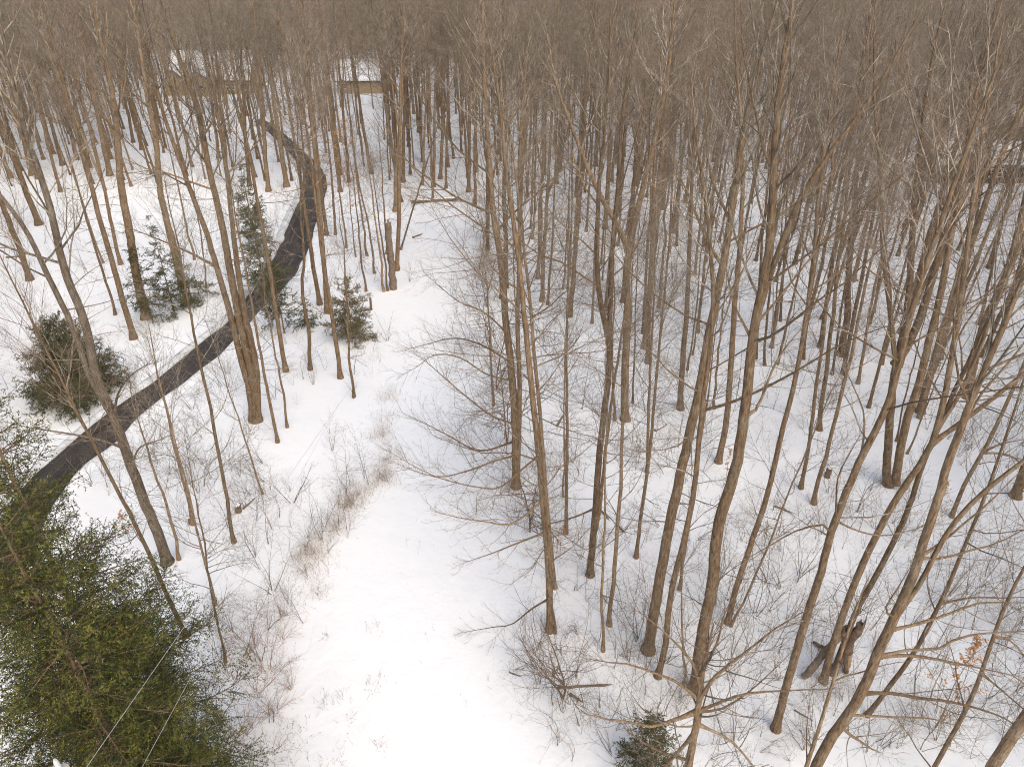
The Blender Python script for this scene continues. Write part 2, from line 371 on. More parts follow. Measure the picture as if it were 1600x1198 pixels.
def crown(r, stems, H, cb, q=1.0, low=6, rmin=.005, spread=1.0, nl=15, low_len=3.5):
    """stems: [(P, R, main)].  returns list of limb tubes and the twig mesh builder"""
    limbs = []; LP = []; LR = []; LL = []
    tw = MB()
    for (P, Rd, main) in stems:
        n = len(P); L = np.linalg.norm(np.diff(P, axis=0), axis=1).sum()
        z = P[:, 2]; rel = np.linspace(0, 1, n)
        if main:
            k = max(4, int(nl*min(1, L/H+.1))); t0 = np.interp(H*cb, z, rel) if z[-1] > H*cb else .3; t1 = .985
        else:
            k = max(3, int(L*2.4)); t0 = .16; t1 = .97
        t = t0+(t1-t0)*((np.arange(k)+r.random(k)*.8)/k)
        s = np.clip(t*(n-1), 0, n-1.001); i = s.astype(int); f = (s-i)[:, None]
        pos = P[i]*(1-f)+P[i+1]*f; T = norm(P[i+1]-P[i]); rr = Rd[i]*(1-f[:, 0])+Rd[i+1]*f[:, 0]
        az = r.random()*6.28+np.arange(k)*2.4+r.normal(0, .4, k); v = np.stack([np.cos(az), np.sin(az), np.zeros(k)], 1); v = norm(v-(v*T).sum(1, keepdims=True)*T)
        u = (t-t0)/(t1-t0+1e-6); ang = (R(58)-R(26)*u)*spread*r.uniform(.75, 1.2, k)
        Ln = (H*.27*(1-.6*u) if main else L*.42*(1-.5*u))*r.uniform(.65, 1.2, k)
        a, b = grow(r, pos, np.cos(ang)[:, None]*T+np.sin(ang)[:, None]*v, Ln, np.clip(rr*r.uniform(.26, .48, k), .008, .10), 7, .10, .10, .85)
        LP.append(a); LR.append(b); LL.append(Ln)
        if main and low and t0 > .12:                               # thin level branches below the crown
            t = np.sort(r.uniform(min(.16, t0*.5), t0, low)); s = np.clip(t*(n-1), 0, n-1.001); i = s.astype(int); f = (s-i)[:, None]
            pos = P[i]*(1-f)+P[i+1]*f; az = r.random(low)*6.28; v = np.stack([np.cos(az), np.sin(az), r.uniform(-.05, .5, low)], 1)
            Ln = low_len*r.uniform(.4, 1.1, low)
            a, b = grow(r, pos, v, Ln, np.clip(.011*Ln, .010, .03), 7, .02, .12, .85)
            LP.append(a); LR.append(b); LL.append(Ln)
    P1 = np.concatenate(LP); R1 = np.concatenate(LR); L1 = np.concatenate(LL)
    c = np.maximum(2, (L1*1.7*q).astype(int))
    p, d, l, rr = kids(r, P1, R1, L1, c, .15, .97, R(22), R(52), .55, .62, rmin*1.7)
    P2, R2 = grow(r, p, d, l, rr, 4, .07, .12, .8)
    c = np.maximum(2, (l*4.2*q).astype(int))
    p, d, l3, rr = kids(r, P2, R2, l, c, .12, .98, R(24), R(55), .55, .65, rmin*.85)
    P3, R3 = grow(r, p, d, l3, rr, 2, .07, .14, .6)
    c = np.maximum(1, (l3*3.6*q+r.random(len(l3))).astype(int))
    p, d, l4, rr = kids(r, P3, R3, l3, c, .15, 1.0, R(25), R(60), .75, .7, rmin*.62)
    tw.tube(P2, R2, 4).tube(P3, R3, 3); tw.spike(p, p+norm(d+[0, 0, .1])*l4[:, None], rr)
    # stem tops carry twigs of their own
    for (P, Rd, main) in stems:
        k = 10; n = len(P); Lt = np.linalg.norm(P[-1]-P[int(n*.75)]); seg = P[int(n*.75):]
        p, d, l, rr = kids(r, seg[None], Rd[None, int(n*.75):], np.array([max(1.2, Lt)]), [k], .1, .98, R(20), R(45), .55, .5, rmin)
        Pa, Ra = grow(r, p, d, l, rr, 3, .1, .12, .7); tw.tube(Pa, Ra, 3)
        p, d, l, rr = kids(r, Pa, Ra, l, np.full(k, 5), .1, 1, R(22), R(50), .5, .7, rmin); tw.spike(p, p+d*l[:, None], rr)
    return P1, R1, L1, tw
def simple_tree(seed, H, r0, cb, wander=.25, **kw):
    r = np.random.default_rng(seed); n = int(H/.8)
    P = np.zeros((n, 3)); P[:, 2] = np.linspace(-.1, H, n)
    wx = np.cumsum(r.normal(0, 1, (n, 2)), axis=0); wx -= np.linspace(0, 1, n)[:, None]*wx[-1]; wx *= wander/np.abs(wx).max(); P[:, :2] = wx-wx[0]
    stems = [(P, stem_r(r0, n, H), True)]
    if kw.pop('fork', 0):
        i = int(n*r.uniform(.35, .5)); az = r.random()*6.28
        Pf, Rf = grow(r, P[i][None], np.array([[.32*math.cos(az), .32*math.sin(az), 1]]), np.array([H-P[i, 2]-r.uniform(.5, 2.5)]), np.array([stems[0][1][i]*.75]), 12, .05, .04, .9)
        stems.append((Pf[0], Rf[0], True))
    P1, R1, L1, tw = crown(r, stems, H, cb, **kw)
    tk = MB()
    for P, Rd, _ in stems: tk.tube(P, Rd, 8)
    tw.tube(P1, R1, 5)
    return tk.mesh('trunk', [M['bark']]), tw.mesh('crown', [M['twig']]), H, r0
rng = np.random.default_rng(77)
PROTO = {'brushy': [], 'stout': [], 'medium': [], 'slim': [], 'thin': [], 'sapling': []}
for i in range(3): PROTO['stout'].append(simple_tree(100+i, 25.5, .27, .58, fork=i % 2, low=8, q=1.4, spread=1.05, nl=17, wander=.15, rmin=.0033))
for i in range(4): PROTO['medium'].append(simple_tree(120+i, 24.5, .18, .60, fork=i % 2, low=9, q=1.4, spread=1.0, nl=16, wander=.15, rmin=.0033))
for i in range(4): PROTO['slim'].append(simple_tree(140+i, 21.0, .115, .56, .15, low=10, q=1.35, rmin=.0033, spread=.9, nl=14, low_len=2.8))
for i in range(3): PROTO['thin'].append(simple_tree(160+i, 15.0, .075, .5, .13, low=9, q=1.4, spread=1.0, nl=13, low_len=2.4))
for i in range(5): PROTO['sapling'].append(simple_tree(180+i, 7.5, .036, .22, .14, low=3, q=.9, spread=1.35, nl=11, low_len=1.8, rmin=.004))

FIRST = {}
PROTO['brushy'] = [simple_tree(210+i, 19.0, .12, .22, .5, low=0, q=1.25, spread=1.0, nl=24, rmin=.007) for i in range(3)]
REG = []                                              # every bare tree: (u, v, object, class, handwritten?)
TREES_G = 'bare trees of the winter wood'
def place(cls, p, H, rad, lean=(0, 0), name='bare_tree'):
    ps = PROTO[cls]; i = int(rng.integers(len(ps))); me_t, me_c, H0, r0 = ps[i]
    o = empty(name, (p[0], p[1], float(hgt(p[0], p[1]))), '', 'tree', TREES_G)
    s = H/H0; k = min(1.5, max(.72, rad/(r0*s)))
    t = put('trunk', me_t, o); t.scale = (s*k, s*k, s); c = put('crown', me_c, o); c.scale = (s, s, s); FIRST.setdefault((cls, i), [t, c])
    # yaw first, then lean in world axes
    from mathutils import Matrix
    o.rotation_euler = (Matrix.Rotation(lean[0], 3, 'Y') @ Matrix.Rotation(lean[1], 3, 'X') @ Matrix.Rotation(rng.random()*6.28, 3, 'Z')).to_euler()
    REG.append([*to_px((p[0], p[1], 0)), o, cls, False])
    return o
# hero trees: stems traced from the photograph stand in the plane of their own base
def hero(label, stems, limbs=(), H=25.5, cb=.6, pale=False, seed=0, q=.74, low=6, r0=None, nl=14, spread=1.0, rmin=.0037, name='bare_tree', low_len=3.0):
    r = np.random.default_rng(900+seed); b0 = ground(*stems[0][1][0]); Y = b0[1]
    base = np.array([b0[0], b0[1], float(hgt(b0[0], b0[1]))])
    S = []; tk = MB(); lim = []
    main_r = None
    for q_, (wpx, pts) in enumerate(list(stems)+list(limbs)):
        is_limb = q_ >= len(stems)
        P = np.array([on_plane(u, v, Y) for u, v in pts]); 
        if q_ == 0: P[0] = base - [0, 0, .15]
        d0 = depth(P[0]) if q_ else depth(P[min(1, len(P)-1)])
        rad = wpx*.45*depth(P[0])/FPX
        yo = 0.0
        if q_: # forks and limbs swing out of the plane
            yo = r.uniform(-1, 1)*(.12 if not is_limb else .3)
            ln = np.linalg.norm(P-P[0], axis=1); P[:, 1] += yo*ln
            if P[0, 2] > .9:                           # roots in the wood of the stem it leaves
                A = np.vstack([t[0] for t in S])+base; dd = np.linalg.norm(A-P[0], axis=1); j = int(dd.argmin())
                if dd[j] < 1.6: P[0] = A[j]
        last = norm(P[-1]-P[-2])
        if not is_limb:
            ext = H*(1 if q_ == 0 else r.uniform(.88, 1)) - P[-1, 2]
            if ext > 1:
                k = max(2, int(ext/2)); D = last.copy(); E = []; p = P[-1]
                for j in range(k):
                    D = norm(D + [0, yo*.1, .12] + r.normal(0, .07, 3)); p = p + D*ext/k/max(.5, D[2]); E.append(p)
                P = np.vstack([P, E])
        else:
            D = norm(last+r.normal(0, .12, 3)); P = np.vstack([P, P[-1]+D*r.uniform(.8, 1.8)])
        Lm = np.linalg.norm(np.diff(P, axis=0), axis=1).sum(); n = max(6, int(Lm/(.55 if not is_limb else .4)))
        P = resample(P, n) - base
        for _ in range(0 if is_limb else 4): P[1:-1] = .25*P[:-2]+.5*P[1:-1]+.25*P[2:]
        P[1:] += r.normal(0, rad*.045, (n-1, 3))
        Rd = stem_r(rad, n, Lm if (q_ == 0 or (not is_limb and P[0, 2] < .8)) else 1e3, .62 if not is_limb else .8, .05)
        if not is_limb: tk.tube(P, Rd, 10 if wpx > 9 else 8)
        else: lim.append((P, Rd))
        S.append((P, Rd, not is_limb and Lm > H*.3))
    P1, R1, L1, tw = crown(r, S, H, cb, q=q, low=low, nl=nl, spread=spread, rmin=rmin, low_len=low_len)
    o = empty(name, base, label, 'tree', TREES_G)
    bm_ = M['pale_bark'] if pale else M['bark']
    put('trunk', tk.mesh('trunk', [bm_]), o)
    for P, Rd in lim: put('limb', MB().tube(P, Rd, 7).mesh('limb', [bm_]), o)
    order = np.argsort(-L1*R1[:, 0]); big = order[:5]
    for i in big: put('limb', MB().tube(P1[i], R1[i], 6).mesh('limb', [bm_]), o)
    tw.tube(P1[order[5:]], R1[order[5:]], 4)
    put('crown', tw.mesh('crown', [M['twig']]), o)
    REG.append([*to_px((b0[0], b0[1], 0)), o, 'hero', True])
    return o
hero('tall forked tree crossing in front of the driveway, behind the big spruce', [
    (17, [(262, 880), (250, 840), (228, 790), (215, 755), (195, 700), (180, 655), (170, 632), (150, 597), (137, 512), (120, 470), (100, 425), (85, 350), (72, 300)]),
    (11, [(170, 640), (140, 592), (125, 542), (107, 490), (82, 445), (62, 400), (45, 355), (15, 320)])],
    [(5, [(178, 695), (150, 685), (100, 675), (60, 668), (30, 662)]), (5, [(180, 645), (187, 615), (205, 585), (235, 560)]), (4, [(200, 725), (225, 690), (260, 670)])], seed=1, pale=True, low=5)
hero('stout triple stemmed tree standing just below the driveway', [
    (15, [(400, 657), (397, 597), (380, 525), (362, 437), (347, 350), (335, 300)]),
    (12, [(396, 656), (388, 600), (375, 560), (360, 495), (335, 412), (320, 362), (300, 312), (285, 270)]),
    (12, [(403, 657), (403, 600), (400, 562), (382, 475), (370, 387), (362, 300)])], [(5, [(335, 412), (305, 400), (270, 385), (230, 370)])], seed=2)
LEFTY = [(4, [(803, 708), (770, 715), (735, 722), (690, 724), (648, 706)]), (4, [(798, 668), (770, 652), (740, 632), (701, 602), (668, 575)]), (4, [(800, 690), (750, 704), (700, 680), (655, 657)]),
         (3.5, [(796, 600), (760, 585), (720, 560), (680, 555), (650, 575)]), (3.5, [(792, 560), (750, 530), (710, 515), (670, 520)]), (3.5, [(790, 520), (755, 485), (720, 470), (690, 445)])]
hero('stout pair of joined trunks edging the track, long branches sweeping left over it', [
    (14, [(806, 760), (806, 700), (804, 640), (797, 560), (790, 500), (782, 400), (772, 350), (768, 300)]),
    (9, [(808, 758), (810, 700), (812, 600), (808, 500), (812, 400), (810, 300)])], LEFTY, seed=3, low=26, q=.85, low_len=6)
hero('tall tree at the track edge with the nearest base right of the snow track', [
    (12, [(859, 985), (858, 900), (850, 800), (843, 720), (837, 662), (830, 600), (822, 520), (815, 450), (808, 380)])],
    [(4, [(842, 715), (815, 735), (780, 765), (745, 765), (695, 755), (656, 740)]), (4, [(852, 830), (810, 850), (770, 868), (740, 880)]), (4, [(848, 790), (800, 810), (755, 800), (720, 790)]), (3.5, [(857, 930), (830, 950), (800, 972), (775, 975)])], seed=4, low=22, q=1.1, low_len=5)
hero('slimmer trunk standing immediately behind the nearest track edge tree', [(8, [(867, 918), (860, 850), (852, 760), (845, 662), (840, 600), (833, 540), (830, 480)])], seed=5, H=23, q=.5)
hero('tree forking into two uprights halfway, thin second trunk at its foot', [
    (12, [(922, 898), (930, 800), (938, 690), (950, 597), (953, 525), (940, 490), (935, 462), (932, 400), (934, 340), (936, 280)]),
    (9, [(951, 530), (956, 480), (955, 425), (962, 350), (968, 300)])], [(4, [(930, 790), (900, 815), (870, 830), (845, 840)])], seed=6)
hero('stout dark tree with flared foot and a strong left fork, mid right wood', [
    (14, [(977, 655), (976, 600), (980, 500), (980, 425), (985, 375), (1000, 312), (1012, 260)]),
    (10, [(981, 400), (965, 350), (945, 320), (932, 295), (915, 255)])], seed=7)
hero('thick leaning trunk with a long limb reaching right, rounded base left of a slimmer one', [
    (19, [(1012, 1018), (1032, 897), (1050, 800), (1075, 690), (1095, 600), (1102, 550), (1112, 500), (1122, 450), (1137, 387), (1147, 300)])],
    [(6, [(1098, 648), (1125, 630), (1160, 612), (1200, 587), (1250, 550), (1287, 520), (1325, 497)]), (4, [(1085, 650), (1075, 680), (1058, 692), (1030, 697)])], seed=8, H=26.5, low=6)
hero('straight trunk between two thick leaning ones, tuft of dead leaves at its foot', [(11, [(1122, 722), (1135, 660), (1140, 597), (1145, 525), (1150, 450), (1155, 400), (1160, 312)])], seed=9)
hero('thickest curving trunk of the near wood, forked top at the picture top', [
    (21, [(1087, 1078), (1095, 1000), (1108, 940), (1115, 897), (1122, 812), (1140, 770), (1152, 720), (1160, 675), (1165, 630), (1170, 597), (1175, 525), (1190, 462), (1200, 400), (1207, 340), (1208, 260), (1212, 180), (1225, 80)]),
    (11, [(1183, 490), (1205, 440), (1225, 380), (1262, 300), (1282, 275), (1325, 225), (1375, 165), (1415, 110), (1450, 47), (1475, 5)])],
    [(6, [(1165, 660), (1185, 640), (1205, 600), (1230, 560)]), (5, [(1175, 540), (1150, 480), (1140, 430)])], seed=10, H=27, low=6, q=.7)
hero('small near tree with wide level branches below the thickest curving trunk', [
    (17, [(1060, 1310), (1075, 1200), (1087, 1140), (1093, 1085), (1098, 1050), (1104, 1015)])],
    [(8, [(1090, 1112), (1075, 1114), (1040, 1122), (1010, 1124), (980, 1112), (950, 1105)]), (6, [(1092, 1100), (1060, 1075), (1020, 1066), (985, 1060), (950, 1062)]),
     (7, [(1095, 1090), (1105, 1060), (1112, 1040), (1140, 1000), (1170, 960), (1195, 925)]), (7, [(1082, 1155), (1060, 1165), (1020, 1190), (985, 1205)]), (6, [(1088, 1130), (1140, 1150), (1175, 1185)]),
     (6, [(1094, 1115), (1115, 1095), (1155, 1072), (1205, 1060)]), (5, [(1097, 1070), (1080, 1030), (1050, 990), (1010, 950)]), (5, [(1099, 1060), (1118, 1000), (1128, 950), (1150, 900)]), (5, [(1092, 1110), (1130, 1118), (1180, 1100)])],
    seed=11, H=11.5, cb=.3, q=1.25, low=14, nl=14, spread=1.3)
hero('long clean trunk leaning right, just right of the thickest curving trunk', [
    (10, [(1137, 973), (1145, 935), (1157, 897), (1180, 830), (1200, 772), (1220, 680), (1242, 597), (1257, 512), (1265, 462), (1272, 400), (1277, 325), (1285, 250)]),
    (6, [(1273, 400), (1290, 340), (1300, 297), (1303, 240), (1304, 175)])], seed=12)
hero('second leaning trunk close right of the thick leaning one, rounded foot', [(11, [(1027, 1058), (1040, 1010), (1046, 935), (1060, 880), (1082, 787), (1090, 712), (1097, 640), (1108, 560), (1115, 500)])], seed=13, H=24)
hero('right leaning tree with its round base alone on snow at lower right', [
    (14, [(1212, 1139), (1232, 1060), (1257, 973), (1282, 898), (1300, 825), (1320, 775), (1340, 725), (1362, 682), (1385, 645), (1400, 600), (1410, 540), (1425, 480)])],
    [(4, [(1310, 812), (1303, 780), (1300, 730), (1312, 690)]), (4, [(1297, 838), (1285, 820), (1260, 826), (1237, 835), (1205, 855)]), (4, [(1307, 822), (1337, 832), (1385, 851), (1430, 850)]), (4, [(1340, 722), (1352, 690), (1355, 650), (1340, 610)])], seed=14, low=6)
hero('leaning trunk rising from the broken wood pile and splitting into three limbs', [
    (12, [(1286, 1065), (1300, 1010), (1317, 960), (1340, 898), (1360, 855), (1390, 795), (1417, 750), (1445, 720), (1462, 690), (1467, 655), (1480, 600), (1490, 540), (1500, 480)]),
    (8, [(1465, 687), (1500, 662), (1550, 630), (1597, 595)]), (7, [(1466, 680), (1485, 640), (1502, 600), (1520, 550)])], seed=15, low=5)
hero('slimmer trunk leaning right from behind the broken wood pile', [(10, [(1302, 1052), (1330, 973), (1350, 928), (1372, 898), (1395, 845), (1417, 807), (1432, 750), (1450, 705), (1475, 650), (1500, 590)])], seed=16, H=23)
hero('big near tree leaning right with many long limbs over the orange leaves', [
    (18, [(1240, 1290), (1275, 1198), (1310, 1128), (1330, 1116), (1347, 1085), (1370, 1023), (1395, 968), (1417, 923), (1430, 898), (1445, 837), (1460, 800), (1472, 755), (1482, 720), (1495, 680), (1520, 620), (1545, 560)]),
    (9, [(1405, 958), (1437, 923), (1450, 897), (1470, 842), (1487, 815), (1510, 800), (1535, 772), (1570, 742), (1590, 730)])],
    [(7, [(1372, 1028), (1420, 1025), (1470, 1034), (1550, 1053)]), (7, [(1360, 1075), (1390, 1083), (1440, 1092), (1487, 1098), (1560, 1120), (1600, 1145)]), (6, [(1380, 1023), (1420, 1012), (1462, 1008), (1490, 990), (1525, 980), (1590, 972)]),
     (6, [(1400, 975), (1450, 978), (1500, 968), (1537, 960), (1590, 965)]), (7, [(1318, 1135), (1335, 1160), (1355, 1180), (1375, 1200)]), (5, [(1345, 1110), (1380, 1135), (1412, 1148), (1450, 1162), (1487, 1178), (1520, 1200)]),
     (4, [(1390, 970), (1378, 945), (1380, 920), (1385, 905)]), (5, [(1438, 868), (1475, 852), (1510, 830), (1560, 800), (1600, 770)]), (5, [(1434, 882), (1470, 876), (1510, 868), (1560, 860), (1600, 845)])], seed=17, H=23, cb=.75, low=0, nl=8)
hero('thin crooked stem left of the big near limbed tree, leaning on it', [(8, [(1225, 1290), (1260, 1198), (1282, 1128), (1300, 1073), (1312, 1028), (1325, 985), (1335, 955)])], seed=18, H=13, cb=.7, q=.5, low=2, nl=7)
hero('slim near trunk slanting up to the right edge through orange leaves', [(8, [(1425, 1265), (1460, 1198), (1495, 1135), (1515, 1098), (1535, 1048), (1555, 985), (1575, 935), (1597, 890)])], [(4, [(1530, 1055), (1560, 1070), (1600, 1100)]), (4, [(1556, 985), (1580, 1000), (1605, 1030)])], seed=19, H=17, q=.6)
hero('bent stem with a bowed foot crossing the limbs of the big near tree', [(8, [(1353, 1117), (1385, 1080), (1400, 1055), (1425, 1028), (1450, 978), (1470, 940), (1490, 898), (1507, 850), (1530, 800)])], [(4, [(1475, 935), (1520, 934), (1570, 936)])], seed=20, H=17, q=.6)
hero('stout trunk cut off by the lower right picture corner', [(20, [(1515, 1290), (1550, 1198), (1597, 1130), (1640, 1060)])], seed=21, H=24, q=.5)
hero('slim clean trunk slanting to the right edge above the orange leaf cluster', [(7, [(1487, 807), (1507, 755), (1537, 705), (1570, 637), (1597, 575)])], [(4, [(1537, 705), (1560, 692), (1580, 686)]), (4, [(1540, 703), (1575, 710), (1605, 732)])], seed=22, H=21, q=.6)
hero('stout trunk leaving the picture halfway up its right edge', [(15, [(1587, 775), (1597, 745), (1615, 690), (1630, 620)])], seed=23, q=.5)
hero('left one of the stout twin trunks, splitting into three uprights', [
    (14, [(1388, 757), (1385, 735), (1392, 637), (1400, 562), (1410, 537), (1420, 462), (1425, 375), (1430, 300), (1437, 240)]),
    (9, [(1398, 575), (1390, 512), (1380, 450), (1370, 400), (1365, 350)]), (14, [(1403, 565), (1422, 530), (1445, 450), (1460, 375), (1477, 300), (1490, 240)])], seed=24)
hero('right one of the stout twin trunks, leaning away from its twin', [(14, [(1399, 754), (1412, 675), (1432, 612), (1440, 587), (1450, 537), (1470, 462), (1482, 387), (1500, 312), (1512, 250)])], seed=25)
hero('stout trunk rising just behind the leaning right twin', [(13, [(1437, 645), (1450, 597), (1475, 512), (1500, 437), (1512, 400), (1537, 325)])], seed=26)
hero('stout smooth trunk leaning to the right edge, beyond the twin trunks', [(15, [(1510, 622), (1515, 597), (1525, 550), (1545, 487), (1565, 450), (1582, 400), (1597, 337), (1610, 280)])], [(4, [(1545, 490), (1580, 478), (1605, 455)])], seed=27)
hero('thick mossy footed trunk among the green saplings beyond the driveway', [(15, [(229, 497), (217, 450), (200, 350), (190, 300), (184, 225), (180, 175)])], seed=28, q=.55)
hero('thick trunk right of the mossy footed one, beyond the driveway', [(12, [(285, 450), (262, 350), (250, 300), (245, 225), (237, 187)])], seed=29, q=.55)

G = [(209, 529, 150, 320, 9), (180, 492, 130, 320, 4), (189, 414, 162, 310, 6), (61, 351, 42, 300, 9), (162, 412, 140, 350, 3), (304, 407, 282, 305, 4),
 (47, 437, 5, 325, 9), (322, 450, 316, 400, 2.5), (290, 447, 270, 360, 3), (447, 580, 430, 480, 7), (485, 577, 477, 400, 6), (500, 476, 487, 380, 7), (512, 489, 499, 350, 8), (532, 590, 510, 437, 7),
 (553, 620, 530, 325, 5), (510, 367, 506, 325, 6), (524, 366, 519, 300, 4), (541, 387, 535, 337, 3), (572, 455, 554, 300, 8), (574, 400, 562, 312, 4), (585, 427, 565, 300, 5), (600, 455, 582, 310, 7), (606, 454, 597, 380, 5),
 (604, 397, 600, 300, 7), (620, 422, 622, 325, 7), (626, 390, 650, 310, 3), (771, 634, 760, 462, 4), (847, 470, 857, 300, 7), (856, 475, 860, 400, 4), (879, 452, 887, 350, 3), (887, 452, 888, 340, 3), (890, 494, 907, 300, 8),
 (1012, 567, 1016, 475, 7), (1011, 738, 1022, 462, 5), (994, 870, 1012, 700, 6), (1063, 638, 1072, 400, 9), (1046, 394, 1050, 312, 4), (1057, 385, 1060, 310, 4), (1100, 387, 1104, 310, 4), (1107, 390, 1115, 310, 4),
 (1195, 570, 1200, 500, 4), (1142, 978, 1180, 898, 4), (1219, 502, 1222, 450, 4), (1210, 515, 1215, 440, 3), (1215, 567, 1238, 470, 4), (1281, 542, 1300, 405, 7), (1251, 762, 1285, 550, 6), (1280, 671, 1310, 450, 7), (1314, 555, 1335, 312, 11),
 (1272, 785, 1345, 500, 7), (1317, 585, 1350, 425, 7), (1359, 505, 1372, 450, 4), (1365, 489, 1378, 400, 4), (1357, 637, 1385, 525, 5), (1527, 507, 1562, 375, 5), (1435, 654, 1460, 562, 5), (1417, 709, 1452, 625, 3),
 (952, 977, 965, 775, 7), (942, 1019, 944, 850, 5), (880, 775, 881, 675, 3), (884, 832, 886, 640, 6), (960, 657, 960, 560, 4), (989, 629, 993, 520, 3), (1116, 637, 1122, 560, 4), (1066, 1073, 1075, 900, 4), (1062, 920, 1078, 800, 5),
 (930, 827, 940, 750, 6), (867, 989, 860, 900, 4), (280, 875, 222, 655, 5), (302, 819, 257, 625, 5), (337, 945, 275, 682, 4), (366, 847, 322, 625, 6), (352, 1033, 332, 898, 4), (291, 993, 217, 825, 7), (434, 691, 417, 600, 5), (449, 667, 440, 612, 4),
 (411, 771, 400, 737, 3), (51, 192, 44, 150, 6), (66, 182, 58, 140, 6), (49, 274, 25, 175, 6), (27, 262, 8, 185, 6), (172, 275, 155, 180, 8), (317, 250, 307, 187, 8), (120, 250, 95, 165, 6), (140, 262, 118, 170, 6), (95, 300, 80, 240, 5),
 (360, 300, 352, 230, 6), (345, 275, 336, 200, 5), (390, 290, 384, 210, 6), (420, 300, 414, 220, 7), (448, 292, 436, 210, 8), (532, 300, 520, 190, 6), (560, 300, 548, 190, 7), (545, 285, 536, 180, 5), (618, 330, 622, 250, 7), (630, 285, 632, 200, 6),
 (660, 290, 662, 230, 4), (678, 292, 679, 220, 5), (688, 280, 690, 210, 6), (697, 295, 698, 220, 4), (732, 300, 733, 215, 6), (1005, 520, 1012, 400, 5), (925, 505, 930, 400, 4), (1029, 480, 1036, 380, 5), (1090, 520, 1100, 420, 5), (1180, 560, 1190, 430, 5),
 (1255, 560, 1268, 450, 5), (1300, 585, 1318, 480, 4), (1340, 600, 1362, 500, 5), (1400, 690, 1420, 600, 3), (1232, 640, 1250, 540, 4), (1470, 560, 1495, 450, 6), (1555, 540, 1580, 450, 5), (1490, 520, 1512, 420, 6), (1545, 420, 1568, 330, 7), (1582, 470, 1600, 390, 6)]
def cls_of(rad): return 'stout' if rad > .21 else 'medium' if rad > .145 else 'slim' if rad > .09 else 'thin' if rad > .055 else 'sapling'
HT = {'stout': (24.5, 26.5), 'medium': (22.5, 25.5), 'slim': (17.5, 22), 'thin': (11, 16), 'sapling': (5.5, 9)}
TAKEN = [ground(u, v)[:2] for u, v, *_ in REG]
for (u, v, u2, v2, wpx) in G:
    p = ground(u, v); q = on_plane(u2, v2, p[1]); rad = wpx*.5*depth(p)/FPX
    c = cls_of(rad); lo_h = None
    if 545 < u < 612 and v > 290 or 285 < u < 350 and v < 460: c = 'thin'; lo_h = rng.uniform(12.5, 15)
    lean = math.atan2(q[0]-p[0], q[2]); place(c, p, lo_h or rng.uniform(*HT[c]), rad, (lean, rng.normal(0, .02))); TAKEN.append(p[:2])
# the rest of the individual trees, filled in by distance from the camera
TAKEN = [np.array(t) for t in TAKEN]
for bx, by in ((-58, 116), (-49, 119), (-71, 117), (-30, 118), (-64, 120), (66, 117), (20, 119)):
    place('brushy', (bx, by, 0), 17, .11, (0, 0)); TAKEN.append(np.array([bx, by]))
def free(x, y, dmin, taken, roadm=2.6, trackm=.6):
    if dist_poly(np.array(x), np.array(y), MIDL[::4]) < roadm: return False
    i = np.argmin(np.hypot(TM[:, 0]-x, TM[:, 1]-y))
    if np.hypot(TM[i, 0]-x, TM[i, 1]-y) < TW[i]/2+trackm: return False
    for hx, hy, hr in HOUSES:
        if abs(x-hx) < hr*.8 and -9 < y-hy < 9: return False
    T = taken; return len(T) == 0 or min(np.hypot(t[0]-x, t[1]-y) for t in T) > dmin
fr = np.random.default_rng(5); cand = 0
while len(REG) < 298 and cand < 9000:
    cand += 1
    Y = fr.uniform(42, 102); X = fr.uniform(-.80, .80)*Y
    u, v = to_px((X, Y, 0))
    if not (-30 < u < 1630): continue
    if u < 520 and v > 300: continue                   # the photograph's open floor beyond the driveway
    if u < 760 and v > 330: continue
    if u > 760 and v > (520 if u < 1000 else 590): continue
    if u < 600 and fr.random() < .35: continue
    if (522 < u < 604) or 262 < u < 392 and fr.random() < .7: continue
    if free(X, Y, 2.3, TAKEN):
        c = ('stout', 'medium', 'slim', 'thin')[fr.choice(4, p=[.16, .38, .32, .14])]
        rad = {'stout': .25, 'medium': .18, 'slim': .12, 'thin': .075}[c]*fr.uniform(.85, 1.15)
        place(c, (X, Y, 0), fr.uniform(*HT[c]), rad, (fr.normal(0, .03)+X*.0006, fr.normal(0, .03))); TAKEN.append(np.array([X, Y]))

# ---- labels for every tree without a handwritten one
def ordn(k): return f"{k}{'th' if 10 <= k % 100 <= 20 else {1: 'st', 2: 'nd', 3: 'rd'}.get(k % 10, 'th')}"
dm = np.array([to_px((p[0], p[1], 0)) for p in MIDL])
tmx = np.array([to_px((p[0], p[1], 0)) for p in TM])
def zone(u, v):
    du = np.interp(v, dm[::-1, 1], dm[::-1, 0]) if v > 235 else 430
    if u < du: return 'beyond the driveway'
    tu = np.interp(v, tmx[::-1, 1], tmx[::-1, 0])
    if u < tu: return 'between driveway and track'
    return 'right of the track' if u < 1000 else 'in the middle right wood' if u < 1250 else 'in the far right wood'
def band(v): return 'front' if v > 640 else 'middle' if v > 430 else 'back' if v > 300 else 'farthest'
cells = {}
for e in REG:
    if not e[4]: cells.setdefault((zone(e[0], e[1]), band(e[1])), []).append(e)
ADJ = {'stout': 'stout bare tree', 'medium': 'tall bare tree', 'slim': 'slim bare tree', 'thin': 'thin bare tree', 'brushy': 'dense brushy bare tree', 'sapling': 'thin bare sapling'}
for (zn, bn), es in cells.items():
    es.sort(key=lambda e: e[0])
    for k, e in enumerate(es):
        e[2]['label'] = f"{ADJ[e[3]]}, {ordn(k+1)} from the left in {bn} rows {zn}"
        if e[3] == 'sapling': e[2].name = 'sapling'

